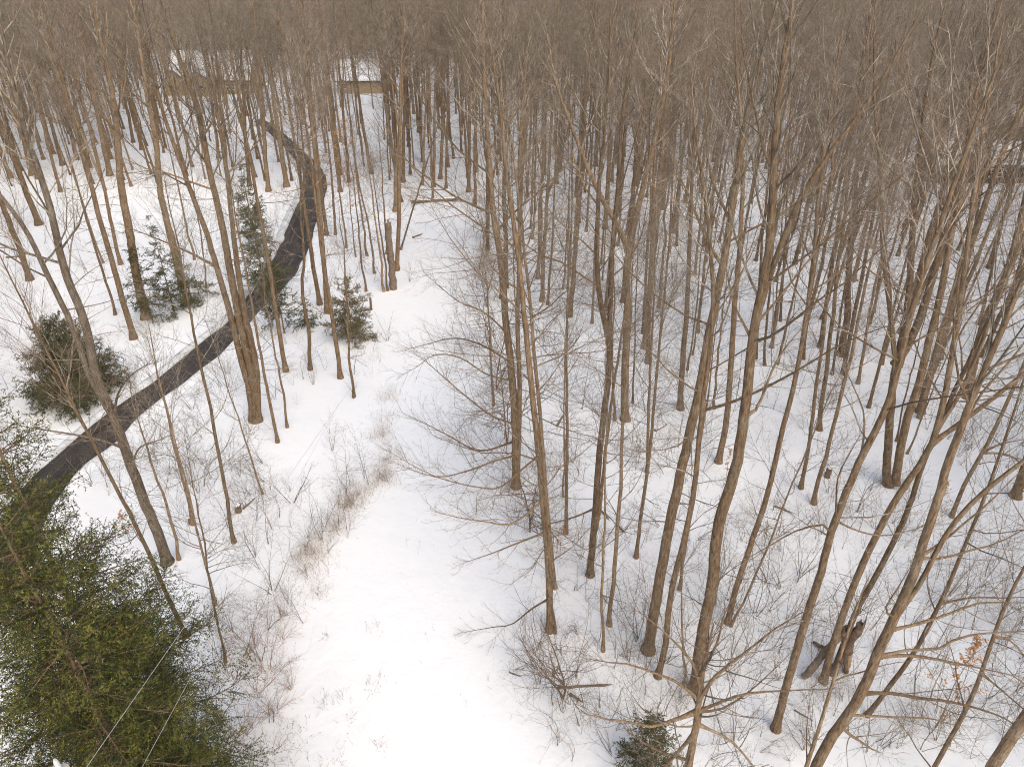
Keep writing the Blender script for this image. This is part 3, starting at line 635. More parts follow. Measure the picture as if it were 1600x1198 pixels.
# ------------------------------------------------------------------ the wood behind (one mass), instanced over points
def gn_scatter(name, pts, scl, rot, objs, kind_label, pick=None):
    me = bpy.data.meshes.new(name); me.from_pydata([tuple(p) for p in pts], [], [])
    a = me.attributes.new('scl', 'FLOAT', 'POINT'); a.data.foreach_set('value', np.asarray(scl, float))
    a = me.attributes.new('rot', 'FLOAT_VECTOR', 'POINT'); a.data.foreach_set('vector', np.asarray(rot, float).ravel())
    a = me.attributes.new('pick', 'INT', 'POINT'); a.data.foreach_set('value', (np.random.default_rng(1).integers(0, len(objs), len(pts)) if pick is None else np.array(pick)).astype(np.int32))
    o = put(name, me); g = bpy.data.node_groups.new(name, 'GeometryNodeTree')
    g.interface.new_socket('Geometry', in_out='INPUT', socket_type='NodeSocketGeometry'); g.interface.new_socket('Geometry', in_out='OUTPUT', socket_type='NodeSocketGeometry')
    gi = g.nodes.new('NodeGroupInput'); go = g.nodes.new('NodeGroupOutput'); jo = g.nodes.new('GeometryNodeJoinGeometry')
    def attr(nm, ty):
        n = g.nodes.new('GeometryNodeInputNamedAttribute'); n.data_type = ty; n.inputs['Name'].default_value = nm
        return [x for x in n.outputs if x.enabled][0]
    sc_, ro_, pk_ = attr('scl', 'FLOAT'), attr('rot', 'FLOAT_VECTOR'), attr('pick', 'INT')
    for k, parts in enumerate(objs):
        gi2 = g.nodes.new('GeometryNodeJoinGeometry')
        for ob in parts:
            oi = g.nodes.new('GeometryNodeObjectInfo'); oi.inputs['Object'].default_value = ob; oi.transform_space = 'ORIGINAL'
            oi.inputs['As Instance'].default_value = False; g.links.new(oi.outputs['Geometry'], gi2.inputs[0])
        ip = g.nodes.new('GeometryNodeInstanceOnPoints')
        cmpn = g.nodes.new('FunctionNodeCompare'); cmpn.data_type = 'INT'; cmpn.operation = 'EQUAL'
        ins = [s for s in cmpn.inputs if s.enabled]; g.links.new(pk_, ins[0]); ins[1].default_value = k
        g.links.new(gi.outputs[0], ip.inputs['Points']); g.links.new(cmpn.outputs[0], ip.inputs['Selection'])
        g.links.new(gi2.outputs[0], ip.inputs['Instance']); g.links.new(ro_, ip.inputs['Rotation']); g.links.new(sc_, ip.inputs['Scale'])
        g.links.new(ip.outputs[0], jo.inputs[0])
    g.links.new(jo.outputs[0], go.inputs[0])
    md = o.modifiers.new('scatter', 'NODES'); md.node_group = g
    tag(o, kind_label, None, None, 'stuff'); return o
def parts_of(cls, i): return FIRST.get((cls, i))
src = [p for p in [parts_of('stout', 0), parts_of('stout', 1), parts_of('medium', 0), parts_of('medium', 1), parts_of('medium', 2), parts_of('medium', 3), parts_of('slim', 0), parts_of('slim', 1), parts_of('slim', 2)] if p]
NB = len(src); src += [p for p in [parts_of('brushy', k) for k in range(3)] if p]; pick = []
pts = []; rot = []; scl = []
fr = np.random.default_rng(9); cellgrid = {}
for _ in range(60000):
    Y = fr.uniform(-25, 420); X = fr.uniform(-1, 1)*(60+Y*.95)
    u, v = to_px((X, Y, 0)) if Y*cp+CAM_H*sp > 1 else (9999, 0)
    dist = math.hypot(X, Y); inside = -60-max(0, 60*(60-Y)/30) < u < 1660+max(0, 60*(60-Y)/30)
    if dist < 18: continue
    if inside and Y < 96: continue
    if not inside and (abs(X) < 26 and Y < 70): continue
    if not inside and (abs(X) > 75+Y or Y < -20): continue
    sep = 3.2 if Y < 150 else 2.9 if Y < 210 else 3.7
    key = (int(X//4), int(Y//4)); near = [q for a in (-1, 0, 1) for b_ in (-1, 0, 1) for q in cellgrid.get((key[0]+a, key[1]+b_), [])]
    if not free(X, Y, 0, [], 3.0, .6): continue
    if any(np.hypot(q[0]-X, q[1]-Y) < sep for q in near): continue
    if 90 < Y < 125 and min(np.hypot(t[0]-X, t[1]-Y) for t in TAKEN) < 2.2: continue
    if 105 < Y < 163 and (535 < u < 600 and fr.random() < .85 or 262 < u < 394 and fr.random() < .75): continue
    cellgrid.setdefault(key, []).append((X, Y)); pts.append((X, Y, float(hgt(X, Y)) if Y < 150 else 0.)); rot.append((fr.normal(0, .035), fr.normal(0, .035), fr.random()*6.28)); scl.append(fr.uniform(.84, 1.06)); pick.append(fr.integers(NB, len(src)) if (Y > 150 and fr.random() < .5) else fr.integers(0, NB))
gn_scatter('distant_wood', pts, scl, rot, src, 'brown mass of bare woodland filling the distance', pick)

# ------------------------------------------------------------------ shrubs and undergrowth
def shrub_mesh(seed, H, nst, splay, rr, m, q=1.0, name='branches'):
    r = np.random.default_rng(seed); az = r.random(nst)*6.28; el = r.uniform(.15, 1, nst)*splay
    D = np.stack([np.cos(az)*np.sin(el), np.sin(az)*np.sin(el), np.cos(el)], 1); P0 = np.stack([np.cos(az)*.08, np.sin(az)*.08, np.full(nst, -.05)], 1)
    L = H*r.uniform(.65, 1.1, nst); P1, R1 = grow(r, P0, D, L, np.full(nst, rr)*r.uniform(.7, 1.2, nst), 6, .03, .12, .8)
    p, d, l, ra = kids(r, P1, R1, L, np.maximum(3, (L*3.6*q).astype(int)), .15, .98, R(20), R(50), .5, .6, .0042)
    P2, R2 = grow(r, p, d, l, ra, 3, .05, .15, .7)
    p, d, l, ra = kids(r, P2, R2, l, np.maximum(2, (l*7*q).astype(int)), .15, 1, R(25), R(60), .55, .7, .0036)
    return MB().tube(P1, R1, 5).tube(P2, R2, 3).spike(p, p+d*l[:, None], ra).mesh(name, [m])
def spray_mesh(seed, H, q=1, th=1):
    r = np.random.default_rng(seed); n = 2
    P1, R1 = grow(r, np.array([[0, 0, -.05], [.05, .03, -.05]]), np.array([[r.normal(0, .15), r.normal(0, .15), 1], [r.normal(0, .3), r.normal(0, .3), 1]]), np.array([H, H*.7]), np.array([.017, .013])*th*H/4.2/1, 9, .02, .10, .8)
    p, d, l, ra = kids(r, P1, R1, np.array([H, H*.7]), [int(11*q), int(7*q)], .12, .98, R(40), R(80), .55, .6, .005*th)
    P2, R2 = grow(r, p, d, l, ra, 6, .03, .17, .7)
    p, d, l, ra = kids(r, P2, R2, l, np.maximum(1, (l*2.3*(1 if q == 1 else 1.5)).astype(int)), .15, 1, R(28), R(60), .5, .7, .004); P3, R3 = grow(r, p, d, l, ra, 3, .03, .2, .6)
    p, d, l, ra = kids(r, P3, R3, l, np.maximum(1, (l*2.5*(1 if q == 1 else 1.6)).astype(int)), .2, 1, R(25), R(60), .5, .7, .003)
    return MB().tube(P1, R1, 5).tube(P2, R2, 4).tube(P3, R3, 3).spike(p, p+d*l[:, None], ra).mesh('branches', [M['twig'] if q == 1 else M['bark']])
SH = {'bush': [shrub_mesh(300+i, 2.8, 5, R(40), .014, M['bark'], .55) for i in range(3)],
      'red': [shrub_mesh(320+i, 1.9, 12, R(58), .008, M['red_twig'], 1.1) for i in range(3)],
      'spray': [spray_mesh(360+i, 4.2) for i in range(4)],
      'whip': [shrub_mesh(340+i, 3.0, 3, R(22), .018, M['twig'], .8) for i in range(3)]}
def shrub(kind, u, v, s, label, group, i=0, lean=0, nm='shrub', cat='shrub'):
    p = ground(u, v); o = put(nm, SH[kind][i % len(SH[kind])], None, (p[0], p[1], float(hgt(p[0], p[1])))); o.scale = (s, s, s); o.rotation_euler = (0, lean, rng.random()*6.28)
    return tag(o, label, cat, group)
B1 = 'bare shrubs by the snow track'
for a in [('bush', 605, 532, 1.1, 'fan shaped bare bush right of the brown evergreen at the track edge'), ('bush', 425, 925, 1.25, 'dark bare shrub left of the tall dry grass, at the wood edge'),
          ('bush', 456, 782, 1.35, 'crooked spreading shrub between the stump and the tall dry grass'), ('whip', 520, 704, .9, 'small slanting shrub alone on snow left of the narrow track'),
          ('whip', 554, 622, 1.0, 'thin dark shrub under the brown evergreen by the track'), ('bush', 345, 1120, 1.2, 'bare shrub against the right side of the big spruce'),
          ('bush', 880, 1110, 1.0, 'tangled bare bush at the lower right edge of the track'), ('bush', 820, 1000, .9, 'low round bush at the right edge of the track'),
          ('bush', 400, 870, 1.0, 'dense bare shrub just behind the dark wood edge shrub'), ('bush', 480, 840, .8, 'low shrub at the left foot of the dry grass strip'),
          ('whip', 1000, 1000, 1.2, 'thin whippy shrub near the foot of the thick leaning trunk'), ('whip', 900, 920, 1.0, 'thin shrub close right of the track edge pair'),
          ('bush', 1180, 960, 1.3, 'wide bare shrub between the thickest curving trunk and its right neighbour'), ('whip', 1120, 905, 1.5, 'whippy shrub at the foot of the thickest curving trunk'),
          ('bush', 1250, 900, 1.3, 'large airy shrub under the right leaning tree'), ('bush', 1480, 930, 1.2, 'shrub under the limbs near the right edge'), ('bush', 640, 440, .8, 'low shrub where the track narrows behind the snag'),
          ('bush', 870, 505, 1.0, 'bare twiggy shrub among trunks right of the track'), ('bush', 1150, 1160, 1.3, 'bare shrub at the bottom edge beside the small near tree'), ('bush', 960, 1180, 1.2, 'bare shrub touching the bottom edge right of the track'),
          ('bush', 300, 640, 1.0, 'shrub on the near edge of the driveway'), ('bush', 490, 600, .9, 'shrub among thin stems below the driveway bend'), ('whip', 235, 640, 1.2, 'whippy shrub against the driveway edge by the forked tree')]:
    shrub(a[0], a[1], a[2], a[3], a[4], B1, a[1] % 3)
for k, (u, v, sc_, lb) in enumerate([(1420, 900, 1.3, 'airy seedling tree between the two stems of the wood pile tree'), (1210, 1010, 1.1, 'airy seedling just left of the right leaning tree foot'), (1100, 960, 1.4, 'airy seedling between the thick leaning trunk and the thickest curving one'),
        (900, 1060, 1.1, 'airy seedling over the tangle right of the track'), (745, 800, .9, 'airy seedling at the track edge below the joined trunks'), (310, 770, 1.2, 'airy seedling right of the forked tree foot'), (255, 700, 1.0, 'airy seedling right of the forked tree stem near the driveway'),
        (420, 850, 1.0, 'airy seedling behind the dark wood edge shrub'), (1340, 800, 1.3, 'airy seedling below the stout twin trunks'), (1540, 900, 1.3, 'airy seedling near the right edge above the orange leaves'), (1060, 700, 1.3, 'airy seedling left of the thick leaning trunk, halfway up'), (910, 640, 1.3, 'airy seedling among the trunks beside the forked upright tree')]):
    shrub('spray', u, v, sc_, lb, 'airy seedlings on the wood floor', k, nm='seedling', cat='seedling')
SH['edge'] = [spray_mesh(380+i, 7.6, 2.8, 1.9) for i in range(3)]
for k, (u, v, sc_, lb) in enumerate([(792, 690, 1.0, 'wide branched young tree left of the joined trunks, spreading over the track'), (776, 610, .95, 'wide branched young tree along the right track edge, second up from the joined trunks'), (766, 545, .9, 'wide branched young tree along the right track edge, third up from the joined trunks'),
        (762, 480, .9, 'wide branched young tree along the right track edge, fourth up from the joined trunks'), (748, 425, .85, 'wide branched young tree where the track narrows at its right edge'), (828, 830, .9, 'wide branched young tree behind the nearest track edge tree'), (755, 375, .85, 'wide branched young tree right of the fallen log at the track end'), (880, 1090, .75, 'wide branched young tree over the tangle at the lower right track edge')]):
    shrub('edge', u, v, sc_, lb, 'young trees along the right edge of the track', k, nm='young_tree', cat='tree')
RB = [(395, 1010, 1.0), (420, 1050, 1.1), (440, 1000, .8), (400, 1085, 1.2), (360, 1060, 1.0), (430, 1110, 1.0), (380, 1150, 1.2), (420, 1180, 1.1), (350, 1190, 1.1), (455, 1075, .7), (445, 960, .7), (400, 955, .9), (370, 1000, .9)]
RBL = ['reddish bramble tangle, {} nearest the bottom left corner of the track'.format(ordn(k+1)) for k in range(len(RB))]
for k, (u, v, s) in enumerate(sorted(RB, key=lambda e: -e[1])):
    shrub('red', u, v, s, 'reddish brown bramble clump beside the big spruce, ' + ordn(k+1) + ' from the bottom edge', 'reddish brambles beside the spruce', k, nm='bramble', cat='bramble')
upts = []; urot = []; uscl = []; fr = np.random.default_rng(21)
while len(upts) < 1050:
    u, v = fr.uniform(-20, 1620), fr.uniform(250, 1190)
    p = ground(u, v)
    if u < 330 and v > 780: continue
    if not free(p[0], p[1], 0, [], 2.4, .5): continue
    if vn1(p[0]/6, p[1]/6) < .3: continue
    upts.append((p[0], p[1], float(hgt(p[0], p[1]))-.03)); urot.append((fr.normal(0, .15), fr.normal(0, .15), fr.random()*6.28)); uscl.append(fr.uniform(.25, 1.05))
    if p[1] > 90: uscl[-1] *= 1.2
want = {m.name for m in SH['spray']+SH['whip'][:2]}
sm = [[o] for o in C.objects if o.type == 'MESH' and o.data.name in want]
seen_d = set(); sm2 = []
for l in sm:
    if l[0].data.name not in seen_d: seen_d.add(l[0].data.name); sm2.append(l)
gn_scatter('undergrowth', upts, uscl, urot, sm2, 'thin bare twigs and seedlings all over the snowy floor')

# dry grass strip along the left edge of the track: nobody could count it
def blades(name, spots, label, per, hh, m, seed):
    r = np.random.default_rng(seed); P0 = []; L = []
    for (u, v, rad, k) in spots:
        c = ground(u, v); n = int(per*k); a = r.normal(0, rad, (n, 2)); z = np.zeros((n, 1))
        P0.append(np.hstack([c[:2]+a, z])); L.append(hh*r.uniform(.4, 1.2, n))
    P0 = np.vstack(P0); P0[:, 2] = hgt(P0[:, 0], P0[:, 1])-.02; L = np.concatenate(L); n = len(L)
    D = np.stack([r.normal(0, .35, n), r.normal(0, .35, n), np.ones(n)], 1)
    P, Rd = grow(r, P0, D, L, r.uniform(.003, .0065, n), 3, -.12, .14, .8)
    b = MB().tube(P, Rd, 3); k = r.random(n) < .18; e = P[k, -1]
    b.spike(e, e+norm(r.normal(0, 1, e.shape)+[0, 0, .6])*.09, np.full(len(e), .014))
    tag(put(name, b.mesh(name, [m])), label, None, None, 'stuff')
gs = np.random.default_rng(8); GL = resample([(603, 575), (602, 640), (606, 700), (590, 735), (562, 770), (535, 805), (505, 845), (488, 880), (495, 935)], 46)
GK = np.interp(np.linspace(0, 1, 46), [0, .2, .35, .5, .6, .8, .9, 1], [.25, .5, .9, .8, 1.3, 1.0, .5, .2])
blades('dry_grass', [(x+gs.normal(0, 9), y+gs.normal(0, 9), gs.uniform(.25, .6), k_*gs.uniform(.1, .75)) for (x, y), k_ in zip(GL, GK)], 'tall dry straw coloured grass along the left track edge', 170, .85, M['straw'], 41)
blades('dead_weeds', [(508, 995, .15, .25), (585, 980, .3, .3), (588, 1072, .3, .4), (508, 1098, .22, .4), (535, 1090, .2, .3), (590, 1165, .2, .3), (545, 1125, .2, .15), (760, 1085, .5, .15), (800, 1045, .3, .5), (640, 700, .3, .1), (700, 760, 1.0, .2), (660, 860, 1., .1), (700, 1000, 1., .1), (455, 1180, .5, 1.), (520, 1190, .4, .6),
    (470, 1140, .4, .5)], 'sparse dark weed stalks poking through the smooth track snow', 60, .5, M['bark'], 42)

# ------------------------------------------------------------------ conifers
def conifer(label, u, v, H, Rm, nb, mat_, z0=.08, per_m=9, sub=6, ndl=(.028, .0045, 48), droop=-.06, seed=0, lean=0, gap=0., r0=.14, cat='conifer', name='spruce', pos=None, shape=.85, g=None, whorl=0, fl=.55):
    r = np.random.default_rng(seed); p = ground(u, v) if pos is None else np.array(pos)
    o = empty(name, (p[0], p[1], float(hgt(p[0], p[1]))), label, cat, g)
    n = 16; T = np.zeros((n, 3)); T[:, 2] = np.linspace(-.1, H, n); T[:, :2] = np.cumsum(r.normal(0, .02, (n, 2)), axis=0)
    put('trunk', MB().tube(T, stem_r(r0, n, H, .9, .04), 9).mesh('trunk', [M['bark']]), o)
    z = H*(z0+(.985-z0)*np.sort(r.random(nb))**1.0)
    if whorl: z = np.clip(np.round(z/whorl)*whorl+r.normal(0, .05, nb), H*z0, H*.985)
    f = z/H
    L = Rm*((1-f)/(1-z0))**shape*r.uniform(.55, 1.15, nb)+.12; az = np.arange(nb)*2.4+r.normal(0, .5, nb)
    keep = r.random(nb) > gap; z, f, L, az = z[keep], f[keep], L[keep], az[keep]; nb = len(z)
    el = -.25+.95*f**1.5+r.normal(0, .10, nb); D = np.stack([np.cos(az)*np.cos(el), np.sin(az)*np.cos(el), np.sin(el)], 1)
    B0 = np.stack([np.interp(z, T[:, 2], T[:, 0]), np.interp(z, T[:, 2], T[:, 1]), z], 1)
    P1, R1 = grow(r, B0, D, L, .006+.011*L, 6, droop*.5, .06, .8)
    P1[:, 4:, 2] += np.array([.01, .03, .07])[None]*L[:, None]       # tips turn up
    p2, d2, l2, r2 = kids(r, P1, R1, L, np.maximum(4, (L*per_m).astype(int)), .12, 1., R(38), R(68), .42, .5, .004, fl)
    l2 = np.minimum(l2, .9)+.06; P2, R2 = grow(r, p2, d2, l2, r2, 3, -.05, .08, .6)
    p3, d3, l3, r3 = kids(r, P2, R2, l2, np.maximum(2, (l2*sub/.5).astype(int)), .1, 1., R(30), R(60), .45, .6, .003, .4)
    l3 = l3+.05; b = MB(); b.tube(P1, R1, 4, 1).tube(P2, R2, 3, 1)
    segs = [(p3, p3+d3*l3[:, None]), (P2[:, 0], P2[:, 1]), (P2[:, 1], P2[:, 2]), (P2[:, 2], P2[:, 3]), (P1[:, 5], P1[:, 6]), (P1[:, 4], P1[:, 5])]
    A = np.concatenate([s[0] for s in segs]); E = np.concatenate([s[1] for s in segs]); LL = np.linalg.norm(E-A, axis=1)
    nl_, nw, npm = ndl; cnt = np.maximum(1, (LL*npm+r.random(len(LL))).astype(int)); idx = np.repeat(np.arange(len(A)), cnt); k = len(idx)
    t = r.random(k)[:, None]; q = A[idx]*(1-t)+E[idx]*t; Tn = norm(E-A)[idx]; vv = r.normal(size=(k, 3)); vv = norm(vv-(vv*Tn).sum(1, keepdims=True)*Tn)
    dn = norm(Tn*.8+vv*.75); sd_ = norm(np.cross(dn, r.normal(size=(k, 3))))*nw; ln = nl_*r.uniform(.7, 1.2, k)[:, None]
    V = np.stack([q-sd_, q+sd_, q+dn*ln], 1)
    young = np.zeros(len(A), bool); n3 = len(p3); n2 = len(P2); young[n3+2*n2:n3+3*n2] = True; young[n3+3*n2:n3+3*n2+nb] = True; young[:n3] = r.random(n3) < .38
    yk = young[idx]
    for flag, mi in ((False, 0), (True, 2)):
        W = V[yk == flag]; b.add(W, np.arange(3*len(W)).reshape(-1, 3), mi, False)
    put('crown', b.mesh('crown', [mat_, M['bark'], M['needle_tip'] if mat_ is M['needle'] else mat_]), o); o.rotation_euler = (0, lean, 0)
    return o
conifer('big dense dark green spruce filling the lower left corner', 0, 0, 19.6, 3.6, 250, M['needle'], z0=.06, per_m=13, sub=6, ndl=(.058, .0095, 42), seed=1, r0=.15, pos=(-9.9, 10.3, 0), shape=.75, whorl=.72, fl=.8)
conifer('second spruce with fine hanging sprays at the left picture edge', 0, 0, 20.5, 3.7, 240, M['needle'], per_m=9, sub=5, ndl=(.062, .0115, 26), seed=2, r0=.15, pos=(-11.9, 13.2, 0), z0=.25, whorl=.5)
conifer('yellow green spruce tip poking in at the very bottom left corner', 0, 0, 17.2, 2.7, 130, M['needle'], per_m=9, sub=5, ndl=(.065, .011, 26), seed=13, r0=.13, pos=(-9.7, 6.6, 0), z0=.3, whorl=.5)
HK = 'young evergreens near the driveway'
hl = dict(per_m=8, sub=5, ndl=(.10, .022, 26), name='hemlock', cat='evergreen', g=HK)
conifer('broad bushy dark evergreen behind the forked tree, left of the driveway', 125, 622, 6.2, 3.5, 135, M['hemlock'], seed=3, r0=.09, z0=.05, shape=.6, **hl)
conifer('round brownish evergreen bush at the left edge of the narrow track', 552, 528, 5.2, 2.3, 60, M['browned'], seed=4, r0=.05, z0=.06, shape=.5, gap=.15, **hl)
conifer('sparse green hemlock sapling around the mossy footed trunk', 240, 505, 8.0, 2.2, 52, M['hemlock'], seed=5, r0=.06, z0=.08, gap=.2, **hl)
conifer('sparse green hemlock right of the mossy footed trunk', 272, 487, 8.5, 2.4, 52, M['hemlock'], seed=6, r0=.07, z0=.06, gap=.2, **hl)
conifer('low hemlock sapling nearest the driveway edge among the mossy trunks', 300, 470, 4.5, 2.0, 40, M['hemlock'], seed=7, r0=.05, z0=.08, gap=.15, **hl)
conifer('tall thin hemlock screening the driveway with green sprays', 420, 470, 11.0, 2.6, 100, M['hemlock'], seed=8, r0=.09, z0=.12, gap=.15, **hl)
conifer('hemlock overhanging the middle of the driveway from its near side', 445, 520, 7.0, 2.0, 60, M['hemlock'], seed=9, r0=.06, z0=.2, gap=.1, **hl)
conifer('tall sparse hemlock beyond the driveway near its bend', 402, 385, 10.0, 2.2, 70, M['hemlock'], seed=10, r0=.09, z0=.15, gap=.2, **hl)
conifer('small hemlock tuft at the foot of thin trunks below the driveway', 482, 510, 2.6, 1.1, 34, M['hemlock'], seed=11, r0=.03, **hl)
conifer('small green evergreen at the bottom edge under bare branches', 1008, 1205, 3.2, 1.3, 60, M['hemlock'], seed=12, r0=.04, shape=.6, **hl)

# ------------------------------------------------------------------ beech saplings holding orange leaves
def leafy(label, u, v, H, n, seed, zlo=.25, spread_=.3, ls=.055):
    r = np.random.default_rng(seed); p = ground(u, v); o = empty('beech_sapling', (p[0], p[1], float(hgt(p[0], p[1]))), label, 'sapling', 'saplings holding orange leaves')
    tm, cm, H0, r0_ = PROTO['sapling'][seed % 5]; s = H/H0
    for nm, me in (('trunk', tm), ('crown', cm)): c = put(nm, me, o); c.scale = (s,)*3
    V = np.zeros(len(cm.vertices)*3, np.float32); cm.vertices.foreach_get('co', V); V = V.reshape(-1, 3)*s; V = V[V[:, 2] > H*zlo]
    c0 = V[r.integers(len(V), size=6)]; dd = np.min(np.linalg.norm(V[:, None]-c0[None], axis=2), axis=1); V = V[dd < H*spread_]
    q = V[r.integers(len(V), size=n)]; d = norm(r.normal(size=(n, 3))-[0, 0, .6]); sd_ = norm(np.cross(d, r.normal(size=(n, 3)))); up = np.cross(d, sd_)
    a = ls*r.uniform(.7, 1.3, n)[:, None]
    X = np.stack([q, q+d*a+sd_*a*.6+up*a*.2, q+d*a*2.1, q+d*a-sd_*a*.6+up*a*.2], 1); Ix = np.arange(n)[:, None]*4
    lf = put('leaves', MB().add(X, np.vstack([Ix+[[0, 1, 2]], Ix+[[0, 2, 3]]]), 0, False).mesh('leaves', [M['leaf']]), o); lf['kind'] = 'stuff'
leafy('sapling full of orange leaves under the limbs of the near right tree', 1462, 1135, 5.2, 420, 1, .3, .35)
leafy('sapling with pale orange leaves below the right edge slanting trunk', 1440, 850, 4.2, 170, 2, .2, .25)
leafy('orange leaved sapling in the far trunks right of the driveway bend', 508, 368, 15.5, 750, 3, .3, .4, .085)
leafy('second orange leaved sapling right of the first near the driveway bend', 556, 402, 13, 520, 4, .35, .4, .075)
leafy('low sapling with thin copper leaves beside the forked tree foot', 205, 850, 2.2, 120, 5, .3, .3)
leafy('small sapling with tan leaves near the straight middle trunk', 875, 880, 2.4, 60, 6, .3, .3)
leafy('small sapling with tan leaves beside the thickest curving trunk', 1130, 760, 2.6, 90, 7, .3, .3)

# ------------------------------------------------------------------ dead wood
def log_obj(name, label, p0, p1, r0, r1, m, seed, snow=True, group=None, cat='log', rough=.15, rag=True, parent=None):
    r = np.random.default_rng(seed); p0 = np.asarray(p0, float); p1 = np.asarray(p1, float); n = 14
    P = p0+(p1-p0)*np.linspace(0, 1, n)[:, None]; P[1:-1] += r.normal(0, r0*.12, (n-2, 3))
    Rd = np.linspace(r0, r1, n)*(1+r.normal(0, rough, n)*.5)
    b = MB().tube(P-p0, Rd, 10, 0, True)
    if rag:                                            # splintered end
        d = norm(p1-p0)
        for k in range(7):
            v = r.normal(0, 1, 3); v = norm(v-(v@d)*d)*r1*.6
            b.spike((P[-1]-p0+v)[None]-d*.1, (P[-1]-p0+v*.8+d*r.uniform(.1, .4))[None], np.array([r1*.35]))
    me = b.mesh(name, [m])
    if parent is None: o = tag(put(name, me, None, p0), label, cat, group)
    else: o = put(name, me, parent, p0-np.array(parent.location))
    if snow:
        k = slice(1, n-1); s = MB().tube(P[k]-p0+[0, 0, r0*.45], Rd[k]*.8, 8, 0, True); put('snow_cap', s.mesh('snow_cap', [M['clean_snow']]), o)
    return o
def gz(u, v, z=0.): 
    g_ = ground(u, v); return np.array([g_[0], g_[1], float(hgt(g_[0], g_[1]))+z])
log_obj('fallen_log', 'long fallen log lying level across the far end of the track', gz(643, 318, .22), gz(716, 313, .2), .24, .2, M['log'], 1)
for k, (u0, v0, u1, v1, rr, lb) in enumerate([(1023, 674, 1040, 664, .09, 'short log end in snow right of the dark flared tree'), (947, 724, 960, 716, .08, 'short log left of the thin trunk in the middle wood'), (870, 667, 879, 652, .08, 'dark short branch piece in snow beside a thin stem'),
        (965, 822, 973, 830, .07, 'small black wood piece in snow in the middle wood'), (938, 795, 950, 810, .06, 'thin broken stick right of the forked tree'), (645, 372, 658, 367, .1, 'dark log piece left of the far track end'), (870, 1075, 950, 1072, .06, 'fallen branch lying in the tangle right of the track'), (890, 1085, 905, 1095, .07, 'short broken stick in the tangle right of the track'),
        (380, 795, 396, 780, .05, 'fallen stick near the snow topped stump'), (1240, 1110, 1262, 1122, .035, 'thin stick in the snow right of the right leaning tree'), (10, 404, 35, 401, .1, 'dark log at the left edge beyond the driveway'), (795, 1050, 812, 1056, .04, 'small twig end at the right edge of the track'), (1210, 790, 1235, 800, .06, 'thin fallen stick in the middle right wood')]):
    log_obj('wood_piece', lb, gz(u0, v0, rr*.5), gz(u1, v1, rr*.6), rr, rr*.75, M['log'] if k % 2 == 0 else M['rot'], 10+k, snow=(k in (0, 1)), cat='log')
def stump(name, label, u, v, rad, h, seed, m=None, cat='stump'):
    p = gz(u, v); o = log_obj(name, label, p-[0, 0, .1], p+[.02, .03, h], rad*1.1, rad*.95, m or M['bark'], seed, False, None, cat, .08, h > 2)
    n = 14; th = np.arange(n)*2*PI/n; V = [[0, 0, h+.16+.1]]
    for rr, z in ((.55, .10), (.85, .05), (.97, 0.)): V += [[rad*rr*math.cos(a), rad*rr*math.sin(a), h+.1+z] for a in th]
    F = [[0, 1+i, 1+(i+1) % n] for i in range(n)]; b = MB().add(V, F)
    b.F.append(np.array([[1+k*n+i, 1+(k+1)*n+i, 1+(k+1)*n+(i+1) % n, 1+k*n+(i+1) % n] for k in range(2) for i in range(n)])); b.M.append(0); b.S.append(True)
    put('snow_cap', b.mesh('snow_cap', [M['clean_snow']]), o); return o
stump('tree_stump', 'low round stump with a flat snow cap left of the shrubs', 373, 799, .17, .5, 31)
stump('tree_stump', 'short broken stump at the foot of a thin tree below the driveway', 299, 818, .13, .5, 32)
stump('tree_stump', 'thin dark stump behind the fan shaped bush', 580, 484, .1, 1.2, 33)
stump('tree_stump', 'low dark stump in the snow near two leaning trunks at right', 1292, 745, .16, .7, 34, M['rot'])
o = stump('snag', 'broken topped dead trunk with a snow cap at the track narrows', 615, 452, .3, 6.4, 35, M['log'], 'dead tree')
for c in o.children: c.scale = (.8, .8, 1); c.location = (.02, .03, -.03)
pil = empty('dead_tree', gz(1312, 1050), 'splintered rotten trunk and its fallen pieces at the leaning tree foot', 'dead tree')
def PL(u, v, z): return on_plane(u, v, z)
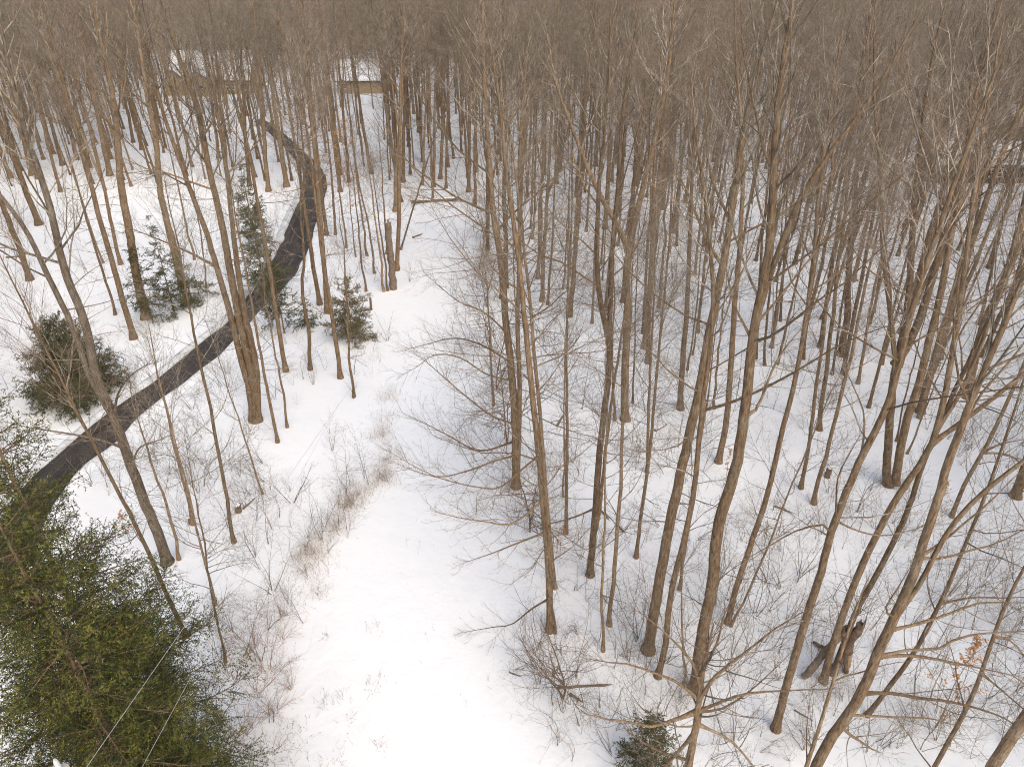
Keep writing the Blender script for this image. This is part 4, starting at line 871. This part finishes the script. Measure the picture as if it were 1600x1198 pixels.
yb = ground(1300, 1052)[1]
for k, (a, b_, r0_, r1_, m) in enumerate([((1297, 1056), (1345, 975), .16, .2, M['rot']), ((1322, 1050), (1318, 985), .1, .1, M['rot'])]):
    log_obj('rotten_stem', None, on_plane(*a, yb), on_plane(*b_, yb), r0_, r1_, m, 50+k, False, parent=pil, rough=.4)
log_obj('leaning_log', 'brown bare log propped against the leaning trunk by the rotten one', gz(1254, 1060, .1), on_plane(1325, 980, yb+.2), .14, .15, M['log'], 55, False)
log_obj('broken_branch', 'black stub of a branch lying behind the propped brown log', gz(1270, 1006, .1), gz(1290, 1020, .2), .07, .1, M['rot'], 56, False)
log_obj('split_log', 'pale split log with bare wood beside the rotten trunk', gz(1322, 1046, .12), on_plane(1330, 1005, yb+.3), .13, .12, M['wood_raw'], 57, True)

# ------------------------------------------------------------------ pole and wires
pt = on_plane(85, 1186, 6.2); PH = float(pt[2])
po = empty('utility_pole', (pt[0], pt[1], 0), 'weathered pole with a pale insulator standing beside the big spruce', 'pole')
put('post', MB().tube(np.array([[0, 0, -.2], [0, 0, PH*.5], [0, 0, PH-.3]]), np.array([.17, .15, .12]), 12, 0, True).mesh('post', [M['pole']]), po)
put('insulator', MB().tube(np.array([[0, 0, PH-.3], [0, 0, PH-.22], [0, 0, PH-.16], [0, 0, PH-.05], [0, 0, PH]]), np.array([.02, .04, .04, .035, .02]), 12, 0, True).mesh('insulator', [M['ceramic']]), po)
def yof(u, v): return ground(u, v)[1]
for (a, zA, B, lb) in (((135, 1198), 16.4, on_plane(552, 600, yof(553, 620)), 'pale thin wire, upper left of the two crossing the spruce'), ((222, 1198), 16.0, ground(530, 629, .25), 'pale thin wire, lower right of the two crossing the spruce')):
    A = ground(*a, zA); d = norm(B-A); A = A-d*6; P = A+(B-A)*np.linspace(0, 1, 24)[:, None]
    tag(put('wire', MB().tube(P-P[0], np.full(24, .006 if zA > 16.2 else .0045), 5).mesh('wire', [M['wire']]), None, P[0]), lb, 'wire')
